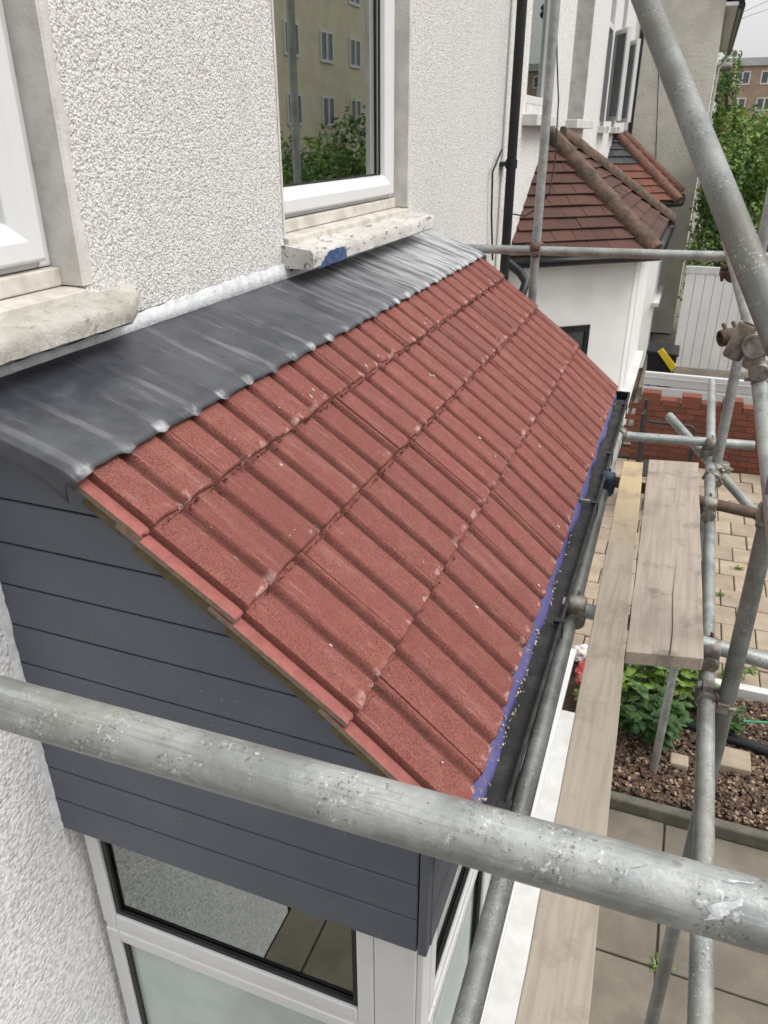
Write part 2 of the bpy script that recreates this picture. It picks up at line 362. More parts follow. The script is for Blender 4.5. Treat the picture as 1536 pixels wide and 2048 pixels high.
MAT['red'] = simple('red_plastic_bag', (.55, .035, .035), (.68, .30, .28), 22, .35, lo=.5, hi=.6)
MAT['yellow'] = simple('yellow_plastic', (.62, .45, .02), (.55, .40, .02), 6, .4)
MAT['chair'] = simple('dark_brown_metal', (.05, .04, .038), (.035, .03, .03), 12, .4, .2)
MAT['green'] = simple('green_cane', (.03, .20, .10), (.04, .22, .12), 10, .5)
def glass(name, tint=(.75, .8, .78), ior=1.7):
    m = NT(name); m.t.nodes.remove(m.p)
    fr = m.n('ShaderNodeFresnel'); fr.inputs[0].default_value = ior
    g = m.n('ShaderNodeBsdfGlossy'); g.inputs['Roughness'].default_value = .012; g.inputs[0].default_value = (.90, .97, .93, 1)
    t = m.n('ShaderNodeBsdfTransparent'); t.inputs[0].default_value = (*tint, 1)
    x = m.n('ShaderNodeMixShader'); m.l(fr.outputs[0], x.inputs[0]); m.l(t.outputs[0], x.inputs[1]); m.l(g.outputs[0], x.inputs[2]); m.l(x.outputs[0], m.out.inputs[0])
    return m.mat
MAT['glass'] = glass('window_glass', (.42, .46, .45), 3.6)
MAT['glass_up'] = glass('coated_window_glass', (.5, .54, .52), 7.0)
MAT['glass_far'] = simple('far_window_glass', (.04, .05, .055), (.07, .08, .085), 1, .06, spec=.9)
MAT['glass_reflection'] = simple('painted_reflection_glass', (.24, .27, .27), (.16, .18, .18), 1.5, .08, spec=.8)  # reflected brightness of the panes painted in as a pale base colour
MAT['frosted'] = simple('frosted_pane', (.46, .53, .505), (.40, .465, .44), 5, .18, spec=.6)

# ------------------------------------------------------------------ setting
g = MB(); N = 1
g.add([(-60, -60, -.06), (60, -60, -.06), (60, 400, -.06), (-60, 400, -.06)], [(0, 1, 2, 3)])
struct(g.build('ground', MAT['soil']))
path = struct(MB().box((.004, -3, -.055), (3.4, 3.595, -.02)).build('path', MAT['kerb']))
sm = {}
for iy in range(6):
    for ix in range(5):
        x0 = -.592 + .795*ix; y1 = 3.59 - .93*iy
        if y1 < -1: continue
        MB().box((max(.006, x0+.006), y1-.92, -.03), (x0+.789, y1, .0 + random.uniform(-.004, .004))).build('slab', MAT['concrete'], path, bevel=.006)
pav = struct(MB().box((.3, 5.02, -.058), (4.2, 9.35, -.03)).build('paving', MAT['soil']))
for iy in range(15):
    for ix in range(15):
        x0 = .35 + .255*ix + (.12 if iy % 2 else 0); y0 = 5.05 + .285*iy
        MB().box((x0, y0, -.05), (x0+.247, y0+.277, random.uniform(-.006, .006))).build('paving_block', MAT['paver'], pav, bevel=.008)
struct(MB().box((1.0, 9.9, -.055), (8, 60, -.03)).build('lane', MAT['concrete']))

# ------------------------------------------------------------------ walls with openings
def wall_holes(y0, y1, z0, z1, holes, x=0.0, depth=.16, back=.3):
    m = MB(); ys = sorted({y0, y1, *[h[0] for h in holes], *[h[1] for h in holes]}); zs = sorted({z0, z1, *[h[2] for h in holes], *[h[3] for h in holes]})
    for a, b in zip(ys, ys[1:]):
        for c, d in zip(zs, zs[1:]):
            if any(a >= h[0]-1e-6 and b <= h[1]+1e-6 and c >= h[2]-1e-6 and d <= h[3]+1e-6 for h in holes): continue
            m.box((x-back, a, c), (x, b, d))
    return m
def frame_rect(m, x0, x1, y0, y1, z0, z1, w, wb=None):
    wb = wb or w
    m.box((x0, y0, z0), (x1, y0+w, z1)); m.box((x0, y1-w, z0), (x1, y1, z1))
    m.box((x0, y0+w, z0), (x1, y1-w, z0+wb)); m.box((x0, y0+w, z1-w), (x1, y1-w, z1))
def rel(z): return Z0 + z

# ---- own house
house = thing('terraced_house', (0, 2, 0), 'off-white pebbledash house wall that carries the red-roofed bay', 'house')
WB = rel(-.34)
W = [(.20, 1.59, WB, rel(1.15)), (2.665, 4.06, WB, rel(1.15)), (-.95, .08, .0, 2.15), (-3.2, -1.9, WB, rel(1.15))]
bayhole = [(1.25, 4.2, .3, 2.3)]
LOWH = (-4.5, 1.2495, 0, rel(-.47))
wall = wall_holes(-4.5, 6.12, 0, rel(3.2), [(a, b, c-.05 if c > 1 else c, d) for a, b, c, d in W if c > 1] + bayhole + [LOWH]).build('wall', MAT['pebble'], house, fix=True)
wall_holes(-4.5, 1.249, 0, rel(-.471), [W[2]], x=.002).build('lower_wall', MAT['pebble_lo'], house, fix=True)
for (a, b, c, d) in W[:2] + W[3:]:
    # smooth cement reveals
    MB().prism([(-.26, b+.002, c), (-.002, b+.002, c), (.0035, b+.003, c), (.0035, b+.055, c-.0), (.0025, b+.055, d), (-.26, b+.002, d)][:2] + [(-.004, b-.003, d), (-.26, b-.003, d)], (0, -.006, 0)) if False else None
    m = MB(); m.box((-.28, b-.012, c), (.004, b, d)); m.box((-.28, a, c), (.004, a+.012, d)); m.box((-.28, a, d-.012), (.004, b, d))
    # narrow trowelled margin on the face
    rows = []
    for k in range(31):
        z = c + (d-c)*k/30; e = .028 + .006*math.sin(k*1.1) + random.uniform(-.005, .005)
        rows.append([(.0045, b-.004, z), (.0048, b+e*.5, z), (.0012, b+e, z)])
    m.grid([list(reversed(r)) for r in rows])
    m.build('window_reveal', MAT['render'], house)
    win = MB(); fx = -.07
    frame_rect(win, -.14, fx-.012, a+.012, b-.012, c+.045, d-.012, .045)
    wo_ = win.build('window', MAT['upvc'], house, bevel=.006)
    s = MB(); sy0, sy1, sz0, sz1 = a+.05, b-.05, c+.062, d-.05
    # sash with sloped bead profile
    def ring(x, i): return [(x, sy0+i, sz0+i), (x, sy1-i, sz0+i), (x, sy1-i, sz1-i), (x, sy0+i, sz1-i)]
    prof = [(-.13, 0), (fx+.008, 0), (fx+.016, .008), (fx+.016, .05), (fx-.004, .088), (fx-.028, .095), (-.13, .095)]
    rr = [ring(x, i) for x, i in prof]; V = [p for r in rr for p in r]
    s.add(V, [(i*4+k, i*4+(k+1) % 4, (i+1)*4+(k+1) % 4, (i+1)*4+k) for i in range(len(prof)-1) for k in range(4)])
    s.build('sash', MAT['upvc'], wo_, fix=True, bevel=.003)
    gk = MB(); frame_rect(gk, fx-.034, fx-.024, sy0+.092, sy1-.092, sz0+.092, sz1-.092, .008); gk.build('gasket', MAT['gasket'], wo_)
    MB().box((fx-.05, sy0+.09, sz0+.09), (fx-.040, sy1-.09, sz1-.09)).build('pane', MAT['glass_up'], wo_)
    # subframe and cill under the sash
    t = MB(); t.box((-.14, a+.012, c-.002), (fx+.012, b-.012, c+.043)); t.build('subframe', MAT['upvc_dirty'], wo_, bevel=.004)
    t = MB(); t.prism([(-.14, a+.012, c-.045), (.012, a+.012, c-.045), (.016, a+.012, c-.04), (.016, a+.012, c-.008), (-.02, a+.012, c-.004), (-.14, a+.012, c-.004)], (0, b-a-.02, 0)); t.build('window_cill', MAT['upvc_dirty'], wo_, fix=True, bevel=.003)
    rm = MB(); rm.add([(-2.4, a-.5, c-.5), (-.31, a-.5, c-.5), (-.31, b+.5, c-.5), (-2.4, b+.5, c-.5), (-2.4, a-.5, d+.2), (-.31, a-.5, d+.2), (-.31, b+.5, d+.2), (-2.4, b+.5, d+.2)],
        [(0, 1, 2, 3), (4, 7, 6, 5), (0, 4, 5, 1), (2, 6, 7, 3), (3, 7, 4, 0)]); rm.build('room', MAT['dark'], house)
    cu = MB(); 
    for side in (a+.06, b-.34):
        cu.grid([[(-.30 + .018*math.sin(k*1.3), side + .28*k/24, z) for k in range(25)] for z in (c-.2, d)])
    cu.build('curtain', MAT['curtain'], house, smooth='all')
# front door and its frame, beside the bay
dr = MB(); frame_rect(dr, -.12, -.02, -.95, .08, 0, 2.15, .07); fo = dr.build('door_frame', MAT['upvc'], house, bevel=.005)
MB().box((-.1, -.88, .02), (-.06, .01, 2.08)).build('door', simple('dark_green_door', (.012, .018, .016), (.016, .02, .018), 4, .25, spec=.5), fo, bevel=.004)
# stone sills
def sill_mesh(y0, y1, x1, zt, zb, roundend=False, amp=.003, n=60):
    rows = []
    for k in range(n+1):
        y = y0 + (y1-y0)*k/n; e = amp*random.uniform(-1, 1); xf = x1; zbb = zb; ztt = zt
        if roundend and y > y1-.16:
            q = (y-(y1-.16))/.16; xf = x1*(1-.9*q) + random.uniform(-.004, .004); zbb = zb + .03*q + random.uniform(-.004, .004)
        rows.append([(-.2, y, zt+.022), (.0, y, ztt+.012+e*.4), (xf*.62, y, ztt+e*.6), (xf-.008, y, ztt-.004+e), (xf+e, y, ztt-.014), (xf+e*.8, y, (ztt+zbb)/2), (xf+e, y, zbb+.008), (xf-.012, y, zbb+e), (.0, y, zbb), (-.2, y, zbb)])
    m = MB(); m.grid(rows); L = len(rows[0]); m.add(rows[0], [tuple(range(L))]); m.add(rows[-1], [tuple(reversed(range(L)))])
    return m
sill_mesh(.05, 1.79, .11, rel(-.375), rel(-.435), True, .004).build('window_sill', MAT['sill_grey'], house, fix=True, smooth=True)
s2 = sill_mesh(2.643, 4.12, .128, rel(-.378), rel(-.449), False, .0022).build('window_sill', MAT['sill'], house, fix=True, smooth=True)
bp = MB(); pts = [(2.675, -.447), (2.69, -.438), (2.705, -.441), (2.72, -.425), (2.735, -.428), (2.75, -.410), (2.762, -.413), (2.775, -.399), (2.80, -.396), (2.83, -.398), (2.86, -.394), (2.885, -.399), (2.895, -.393), (2.90, -.412), (2.91, -.395), (2.925, -.403), (2.935, -.396), (2.942, -.418), (2.95, -.446), (2.92, -.444), (2.88, -.447), (2.80, -.445), (2.74, -.448)]
bp.prism([(.1300, y, rel(z)) for y, z in pts], (.0016, 0, 0)); bp.build('bare_patch', MAT['blue_paint'], s2, fix=True, label='chipped blue patch where the white paint has come off')
sill_mesh(-3.25, -1.85, .12, rel(-.378), rel(-.449)).build('window_sill', MAT['sill'], house, fix=True, smooth=True)

# ------------------------------------------------------------------ the bay window with its new roof
bay = thing('bay_window', (.5, 2.7, 0), 'bay with new red concrete tiles, lead flashing and slate-grey cladding', 'bay window')
BX, BY0, BY1 = 1.075, 1.14, 4.30
YV0, YV1 = 1.10, 4.36
E_ = [(1.160, -1.271), (.922, -1.0545), (.68, -.860), (.48, -.707), (.32, -.590)]
PIT, GY0, GD = .1315, 1.240, .0195
def hgt(y):
    if y < 1.134: return -GD
    k = round((y-GY0)/PIT); d = y-(GY0+k*PIT)
    if d < 0: q = (-d-.004)/.017
    else: q = (d-.004)/.017
    q = max(0, min(1, q)); q = q*q*(3-2*q)
    return -GD*(1-q)
def ys_for(a, b):
    S = {a, b}
    k = math.floor((a-GY0)/PIT)-1
    while GY0+k*PIT < b+PIT:
        c = GY0+k*PIT
        for d in (-.026, -.021, -.0176, -.0142, -.0108, -.0074, -.004, 0, .004, .0074, .0108, .0142, .0176, .021, .026, .050, .075):
            if a < c+d < b: S.add(c+d)
        k += 1
    for d in (1.132, 1.1345):
        if a < d < b: S.add(d)
    return sorted(S)
TH = .0125
tcache = {}
def tile_mesh(ya, yb, L, seed):
    key = (round((ya-GY0) % PIT, 4), round(yb-ya, 4), ya < 1.14, round(L, 3), seed)
    if key in tcache: return tcache[key]
    rnd = random.Random(seed*131+int(L*1000)); S = ys_for(ya, yb); m = MB(); n = len(S)
    xs = [0, -.006, -.02, -.12, -L]
    jit = [rnd.uniform(-.0035, .0) if rnd.random() < .6 else rnd.uniform(-.009, 0) for _ in S]
    jit = [(jit[max(0, i-1)] + jit[i])/2 for i in range(n)]
    top = [[(x + (jit[i] if r == 0 else 0), y-ya, hgt(y) - (.006 if r == 0 else .0012 if r == 1 else 0)) for i, y in enumerate(S)] for r, x in enumerate(xs)]
    bot = [[(x + (jit[i]*.6 if r == 0 else 0), y-ya, hgt(y)-TH) for i, y in enumerate(S)] for r, x in enumerate((0, -L))]
    o = len(m.v); V = [p for r in top+bot for p in r]; R = len(top)
    F = []; MI = []
    for r in range(R-1):
        for i in range(n-1): F.append((r*n+i, (r+1)*n+i, (r+1)*n+i+1, r*n+i+1)); MI.append(1 if S[i+1] < 1.1335 else 0)
    b0 = R*n
    for i in range(n-1): F.append((b0+i, b0+i+1, b0+n+i+1, b0+n+i)); MI.append(2)
    for i in range(n-1): F.append((i, i+1, b0+i+1, b0+i)); MI.append(0)
    for i in range(n-1): F.append(((R-1)*n+i+1, (R-1)*n+i, b0+n+i, b0+n+i+1)); MI.append(2)
    F.append(tuple(r*n for r in range(R)) + (b0+n, b0)); MI.append(2 if ya < 1.14 else 0)
    F.append(tuple(reversed([r*n+n-1 for r in range(R)])) + (b0+n-1, b0+2*n-1)); MI.append(0)
    m.v = V; m.f = F; m.m = MI
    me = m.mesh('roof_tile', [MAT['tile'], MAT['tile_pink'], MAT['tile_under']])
    bm = bmesh.new(); bm.from_mesh(me); bmesh.ops.recalc_face_normals(bm, faces=bm.faces); bm.to_mesh(me); bm.free()
    tcache[key] = me; return me
# roof deck under the tiles
dk = MB(); 
pl = [(-.02, -.55), (.0, -.535), (E_[0][0]-.01, E_[0][1]-.060), (E_[0][0]-.03, E_[0][1]-.075)]
dk.prism([(x, BY0+.012, rel(z)) for x, z in [(0.0, -.66), (.32, -.66), (1.13, -1.332), (1.11, -1.36), (0.0, -.75)]], (0, BY1-BY0-.02, 0))
roof = dk.build('roof', MAT['undercloak'], bay, fix=True)
for ci in range(4):
    xe, ze = E_[ci]; xu, zu = E_[ci+1]
    ang0 = math.atan2(zu-ze, xe-xu); nx, nz = math.sin(ang0), math.cos(ang0)
    drop = .0155 if ci < 3 else .010
    px, pz = xu-nx*drop, zu-nz*drop
    ang = math.atan2(pz-ze, xe-px); L = math.hypot(xe-px, ze-pz) + (.06 if ci < 3 else .0)
    starts = [YV0]; first = GY0 + .028 + (PIT if ci % 2 else 0)
    y = first
    while y < YV1-.05: starts.append(y); y += 2*PIT
    starts.append(YV1)
    for j in range(len(starts)-1):
        a, b = starts[j], starts[j+1]-.0013
        if j == len(starts)-2: b = YV1
        me = tile_mesh(a, b, round(L, 3), random.randrange(4) if 0 < j < len(starts)-2 else 9)
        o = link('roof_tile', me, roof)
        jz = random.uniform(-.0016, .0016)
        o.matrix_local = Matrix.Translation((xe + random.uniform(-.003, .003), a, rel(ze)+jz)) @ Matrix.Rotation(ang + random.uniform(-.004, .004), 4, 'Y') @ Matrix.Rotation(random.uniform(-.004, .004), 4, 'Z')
    # undercloak / tile verge bedding seen under each course
    u = MB(); nd = Vector((-math.sin(ang), 0, -math.cos(ang))); dd = Vector((math.cos(ang), 0, -math.sin(ang)))
    p0 = Vector((xe, 1.112, rel(ze))) + nd*(TH+GD+.004) - dd*.012; p1 = p0 - dd*(L-.06)
    p0 = p0 - nd*.002; u.prism([p0, p0 + nd*.036 - dd*.03, p1 + nd*.03, p1], (0, .05, 0)); u.build('undercloak_strip', MAT['undercloak'], roof, fix=True, bevel=.003)
    # crumbs of concrete along the lap of each course
    if ci:
        cr = MB(); 
        for k in range(420 if ci > 1 else 140):
            y = random.uniform(YV0+.05, YV1-.03); s_ = random.uniform(.0007, .0021) * (1.25 if ci == 3 else 1)
            c = Vector((xe + random.uniform(-.001, .005), y, rel(ze) + hgt(y) - .008 - random.uniform(0, .004)))
            ax = [Vector((random.gauss(0, 1), random.gauss(0, 1), random.gauss(0, 1))).normalized() for _ in range(3)]
            cr.obox(c, ax, (s_, s_*1.8, s_*.8))
        cr.build('mortar_crumbs', MAT['mortar'], roof, kind='stuff')
# loose pale flecks on the tiles
fl = MB()
for k in range(46):
    ci = random.randrange(4); q = random.random(); xe, ze = E_[ci]; xu, zu = E_[ci+1]
    y = random.uniform(1.2, 4.3); x = xe + (xu-xe)*(.1+.8*q); z = ze + (zu-ze)*(.1+.8*q) - .03*(.1+.8*q)*.8
    s_ = random.uniform(.0012, .003)
    fl.obox((x, y, rel(z)+hgt(y)+.004), [Vector((.8, 0, -.6)), Vector((0, 1, 0)), Vector((.6, 0, .8))], (s_*2, s_, s_*.5))
fl.build('mortar_flecks', MAT['grit'], roof, kind='stuff')
# ---- lead
ld = MB(); rows = []; n = 330
yl0, yl1 = 1.075, 4.40
xlo, zlo = .352, -.606
for k in range(n+1):
    y = yl0 + (yl1-yl0)*k/n; hh = hgt(y)*.17 if y > 1.13 else hgt(1.25)*.17
    wv = .004*math.sin(y*9.1)+.003*math.sin(y*23)
    gr = -hgt(y)/GD
    xe = xlo + .0035*gr + .0015*math.sin(y*31) + .001*math.sin(y*77)
    dn = .012
    rp = max(0, min(1, (y-1.5)/1.5)); ru = hgt(y)*rp
    LZ = lambda x: rel(-.49-.3135*(x-.022))
    rows.append([(.0035, y, rel(-.440)), (.005, y, rel(-.482)), (.022, y, rel(-.490)+wv*.2), (.10, y, LZ(.10)+wv*.5+ru*.02), (.19, y, LZ(.19)+wv*.6+ru*.05),
                 (.25, y, LZ(.25)+wv*.5+ru*.07), (.30, y, LZ(.30)+hh*.35+wv*.3+ru*.05), (.325, y, LZ(.325)+hh*.7), (.340, y, rel(-.5935)+hh*.9), (xe, y, rel(-.603)+hh*.95-(xe-xlo)*.75)])
# fold down over the near verge
def fold(r, y, dz): return [(p[0], y, p[2]-dz) for p in r]
def fold2(y, dz): return [(p[0] - (.0 if i < 8 else .012*dz/.06), y, p[2] - dz*(1 + .25*math.sin(i*1.1)) if i < 8 else p[2]-dz*.35) for i, p in enumerate(rows[0])]
pre = [fold2(yl0-.004, .058), fold2(yl0-.005, .03), fold2(yl0-.0035, .004)]
post = [fold(rows[-1], yl1+.008, .01), fold(rows[-1], yl1+.01, .04)]
ld.grid(pre + rows + post)
lead_o = ld.build('lead_flashing', MAT['lead'], bay, smooth='all')
so_ = lead_o.modifiers.new('solid', 'SOLIDIFY'); so_.thickness = .002; so_.offset = -1
# white mastic bead along the wall above the lead
sb = MB(); rows = []
for k in range(121):
    y = 1.10 + 3.3*k/120; e = random.uniform(-.004, .004)
    up_ = (.040 + .010*math.sin(y*3.3) + e) if 1.72 < y < 2.68 else .014 + e*.5
    rows.append([(.0065, y, rel(-.490)), (.016+e*.3, y, rel(-.484)), (.012+e*.4, y, rel(-.478)+up_*.5), (.0065, y, rel(-.480)+up_)])
sb.grid([list(r) for r in rows]); sb.build('mastic_bead', MAT['sealant'], bay, smooth='all')
# ---- cladding on the near cheek
ck = MB(); ck.prism([(0.003, BY0+.0105, rel(-1.745)), (BX-.012, BY0+.0105, rel(-1.745)), (BX-.012, BY0+.0105, rel(-1.345)), (.27, BY0+.0105, rel(-.66)), (.003, BY0+.0105, rel(-.60))], (0, .05, 0))
cheek = ck.build('cheek_panel', MAT['clad'], bay, fix=True)
def roofx(z):
    P = [(.02, -.585), (.30, -.655), (.65, -.935), (.90, -1.135), (1.03, -1.26), (1.16, -1.40)]
    if z >= P[0][1]: return P[0][0]
    for (xa, za), (xb, zb) in zip(P, P[1:]):
        if zb <= z <= za: return xa + (xb-xa)*(za-z)/(za-zb)
    return 9
zb = -1.751; BH = .1150
while zb < -.6:
    zt = min(zb+BH-.0045, -.59); xa = min(BX-.020, roofx(zb)); xb = min(BX-.020, roofx(zt))
    mid = []
    for q in (.33, .66):
        zz = zb + (zt-zb)*q; mid.append((min(BX-.020, roofx(zz)), zz))
    poly = [(.006, zb), (xa, zb), *mid, (xb, zt), (.006, zt)]
    MB().prism([(x, BY0-.006, rel(z)) for x, z in poly], (0, .016, 0)).build('cladding_board', MAT['clad'], cheek, fix=True, bevel=.003)
    zb += BH
MB().box((BX-.016, BY0-.010, rel(-1.752)), (BX+.006, BY0+.02, rel(-1.36))).build('corner_trim', MAT['clad'], bay, bevel=.003)
fr = MB().box((BX-.03, BY0+.02, rel(-1.745)), (BX-.006, BY1-.02, rel(-1.33))).build('front_panel', MAT['clad'], bay)
for k in range(3):
    z = -1.751 + k*BH; MB().box((BX-.0055, BY0+.021, rel(z)), (BX+.008, BY1-.02, rel(z+BH-.004))).build('cladding_board', MAT['clad'], fr, bevel=.003)
MB().box((BX-.005, BY0+.0, rel(-1.42)), (1.118, BY1+.02, rel(-1.285))).build('fascia', MAT['clad'], bay, bevel=.003)
# ragged white caulk where the cladding meets the wall
ca = MB(); rows = []
for k in range(70):
    z = -1.752 + 1.15*k/69; e = random.uniform(.003, .011); rows.append([(.002, BY0-.020-e, rel(z)), (.007, BY0-.012, rel(z)), (.005+e*.6, BY0-.0065, rel(z))])
ca.grid(rows); ca.build('caulk_bead', MAT['sealant'], bay, smooth='all')
MB().box((.3, BY1-.012, rel(-1.75)), (BX-.01, BY1+.01, rel(-1.36))).build('far_cheek_panel', MAT['clad'], bay)
# ---- bay glazing
def light(parent, ax, c, a0, a1, z0, z1, w, pane, dpt=.06, proud=.0):
    """one framed light: ax 'y' = in a plane facing -y at y=c, 'x' = facing +x at x=c"""
    m = MB()
    def B(u0, v0, u1, v1, d0, d1, mb):
        if ax == 'y': mb.box((u0, c+d0, v0), (u1, c+d1, v1))
        else: mb.box((c-d1, u0, v0), (c-d0, u1, v1))
    B(a0, z0, a0+w, z1, 0, dpt, m); B(a1-w, z0, a1, z1, 0, dpt, m); B(a0+w, z0, a1-w, z0+w, 0, dpt, m); B(a0+w, z1-w, a1-w, z1, 0, dpt, m)
    o = m.build('window', MAT['upvc'], parent, bevel=.005)
    gk = MB(); gw = .016
    B(a0+w, z0+w, a0+w+gw, z1-w, .010, .02, gk); B(a1-w-gw, z0+w, a1-w, z1-w, .010, .02, gk); B(a0+w+gw, z0+w, a1-w-gw, z0+w+gw, .010, .02, gk)
    gk.build('gasket', MAT['gasket'], o)
    p = MB(); B(a0+w, z0+w, a1-w, z1-w, .022, .030, p); p.build('pane', pane, o)
    return o
CY = BY0 + .03
TZ = rel(-2.195)
light(bay, 'y', CY, .035, .93, TZ+.012, rel(-1.70), .048, MAT['glass'])
light(bay, 'y', CY, .035, .93, rel(-3.02), TZ-.012, .048, MAT['frosted'])
MB().box((.04, CY+.004, TZ-.0115), (.925, CY+.05, TZ+.0115)).build('transom', MAT['upvc'], bay)
po = MB().box((.931, CY+.0, rel(-3.02)), (1.045, CY+.07, rel(-1.70))); po.build('corner_post', MAT['upvc'], bay, bevel=.005)
MB().box((1.0455, CY+.004, rel(-3.02)), (1.062, CY+.075, rel(-1.70))).build('corner_cover', MAT['upvc'], bay, bevel=.003)
FX = 1.062
nlt = 4; seg = (BY1-.06-(CY+.08))/nlt
for k in range(nlt):
    a = CY+.08+seg*k
    light(bay, 'x', FX, a+.002, a+seg-.002, TZ+.012, rel(-1.70), .045, MAT['glass'])
    light(bay, 'x', FX, a+.002, a+seg-.002, rel(-3.02), TZ-.012, .045, MAT['glass'])
MB().box((FX-.05, CY+.08, TZ-.0115), (FX-.004, BY1-.06, TZ+.0115)).build('transom', MAT['upvc'], bay)
MB().box((.0, BY1-.055, rel(-3.02)), (FX-.002, BY1-.02, rel(-1.70))).build('far_cheek', MAT['white_wall'], bay)
MB().box((.01, CY-.03, rel(-3.06)), (1.125, BY1, rel(-3.022))).build('window_cill', MAT['upvc'], bay, bevel=.006)
MB().box((.006, CY+.01, 0), (1.05, BY1-.03, rel(-3.061))).build('dwarf_wall', MAT['white_wall'], bay)
MB().box((1.0505, .3, 0), (1.30, 4.16, rel(-3.42))).build('plinth_ledge', MAT['white_paint'], bay, bevel=.012)
ins = MB(); ins.add([(.1, 1.3, rel(-3.0)), (1.0, 1.3, rel(-3.0)), (1.0, 4.2, rel(-3.0)), (.1, 4.2, rel(-3.0))], [(0, 1, 2, 3)]); ins.build('window_board', MAT['white_paint'], bay)
rb = MB(); rb.add([(-2.6, .9, .32), (1.0, .9, .32), (1.0, 4.24, .32), (-2.6, 4.24, .32), (-2.6, .9, 2.32), (1.0, .9, 2.32), (1.0, 4.24, 2.32), (-2.6, 4.24, 2.32)], [(0, 1, 2, 3), (3, 7, 4, 0)])
rb.add([(-2.6, 4.2, .32), (.03, 4.2, .32), (.03, 4.2, 2.32), (-2.6, 4.2, 2.32)], [(0, 1, 2, 3)]); rb.build('interior', MAT['room_grey'], bay)
MB().box((.0, 1.215, .62), (.02, 1.24, 1.84)).build('interior_trim', MAT['upvc'], bay)
# ---- eaves felt and gutter
ft = MB(); rows = []
for k in range(91):
    y = 1.115 + (4.35-1.115)*k/90; e = .004*math.sin(y*7)+.003*math.sin(y*19)+random.uniform(-.003, .003)
    rows.append([(1.08, y, rel(-1.262)), (1.145, y, rel(-1.305)+e*.3), (1.154, y, rel(-1.313)+e*.5), (1.163+e-.003*(y-1.2), y, rel(-1.320)), (1.168+e-.003*(y-1.2), y, rel(-1.342))])
ft.grid(rows); f_o = ft.build('eaves_felt', MAT['felt'], bay, smooth='all'); q = f_o.modifiers.new('solid', 'SOLIDIFY'); q.thickness = .002; q.offset = -1
gu = MB(); gcx, gcz, gr_ = 1.172, rel(-1.318), .043; prof = []
for k in range(13):
    a = math.pi + math.pi*k/12; prof.append((gcx + gr_*math.cos(a), gcz + gr_*1.0*math.sin(a)))
prof = [(gcx-gr_, gcz+.004)] + prof + [(gcx+gr_, gcz+.006), (gcx+gr_+.006, gcz+.006), (gcx+gr_+.006, gcz-.002)]
gu.grid([[(x, y, z) for x, z in prof] for y in (1.13, 2.2, 2.21, 3.3, 4.40)])
g_o = gu.build('gutter', MAT['gutter'], bay, smooth='all'); q = g_o.modifiers.new('solid', 'SOLIDIFY'); q.thickness = .003; q.offset = 1
for y in (1.124, 4.402):
    e = MB(); e.prism([(gcx + (gr_+.004)*math.cos(math.pi+math.pi*k/12), y, gcz + (gr_+.004)*math.sin(math.pi+math.pi*k/12)) for k in range(13)] + [(gcx+gr_+.006, y, gcz+.012), (gcx-gr_-.004, y, gcz+.012)], (0, .012, 0))
    e.build('stop_end', MAT['black_plastic'], g_o, fix=True)
sil = MB(); sil.grid([[(gcx-.035, y, gcz-.020), (gcx, y, gcz-.017+random.uniform(-.003, .003)), (gcx+.0395, y, gcz-.014)] for y in [1.14+.1*k for k in range(33)]]); sil.build('gutter_silt', MAT['gutter'], g_o, smooth='all', kind='stuff')
for y in (1.22, 1.98, 2.86, 3.42, 4.18):
    b = MB(); b.box((gcx+gr_-.018, y, gcz-.002), (gcx+gr_+.012, y+.022, gcz+.011)); b.box((gcx+gr_+.0075, y, gcz-.05), (gcx+gr_+.012, y+.022, gcz-.0022)); b.build('gutter_bracket', MAT['black_plastic'], g_o, bevel=.002)
b = MB().box((1.150, 2.855, rel(-1.312)), (1.192, 2.868, rel(-1.298))); b.build('felt_clip', MAT['coupler'], g_o, bevel=.003)
gt = MB()
for k in range(190):
    y = random.choice([random.uniform(1.15, 4.3), random.gauss(2.0, .35), random.gauss(1.5, .2)]); y = max(1.13, min(4.3, y)); s_ = random.choice([.0008, .001, .0014, .0018, .003 if random.random() < .3 else .0012])
    x = 1.165 - .003*(y-1.2) + random.gauss(0, .004); zz = rel(-1.325) + random.uniform(-.003, .001)
    if random.random() < .25: x = random.uniform(1.15, 1.175); zz = rel(-1.305 - (x-1.145)*.6)
    gt.obox((x, y, zz), [Vector((random.gauss(0, 1), random.gauss(0, 1), random.gauss(0, 1))).normalized() for _ in range(3)], (s_, s_*1.3, s_))
gt.build('grit', MAT['grit'], g_o, kind='stuff')

# ------------------------------------------------------------------ scaffold
sca = thing('scaffold', (1.6, 2.5, 0), 'galvanised tube scaffold clamped together around the bay', 'scaffold')
TR = .02415
def tb(name, p0, p1, mat='galv', seg=22):
    return MB().tube(p0, p1, TR, seg, hollow=.16).build(name, MAT[mat], sca, smooth=True)
def coupler(p, d1, d2, mat='coupler', name='coupler', off=None):
    p = Vector(p); d1 = Vector(d1).normalized(); d2 = Vector(d2).normalized(); m = MB(); nrm = d1.cross(d2)
    nrm = nrm.normalized() if nrm.length > .05 else d1.orthogonal().normalized()
    q = p + (off if off is not None else Vector((0, 0, 0)))
    for c, d in ((p, d1), (q, d2)):
        m.path([c-d*.028, c-d*.022, c+d*.022, c+d*.028], [.0275, .0325, .0325, .0275], 18)
        b = d.cross(nrm).normalized()
        e = c + b*.036
        m.obox(e, [d, b, nrm], (.017, .011, .016))
        m.tube(e - nrm*.036, e + nrm*.036, .0065, 8); m.path([e + nrm*.018, e + nrm*.032], .0125, 6)
    return m.build(name, MAT[mat], sca, smooth=True, bevel=.002, fix=True)
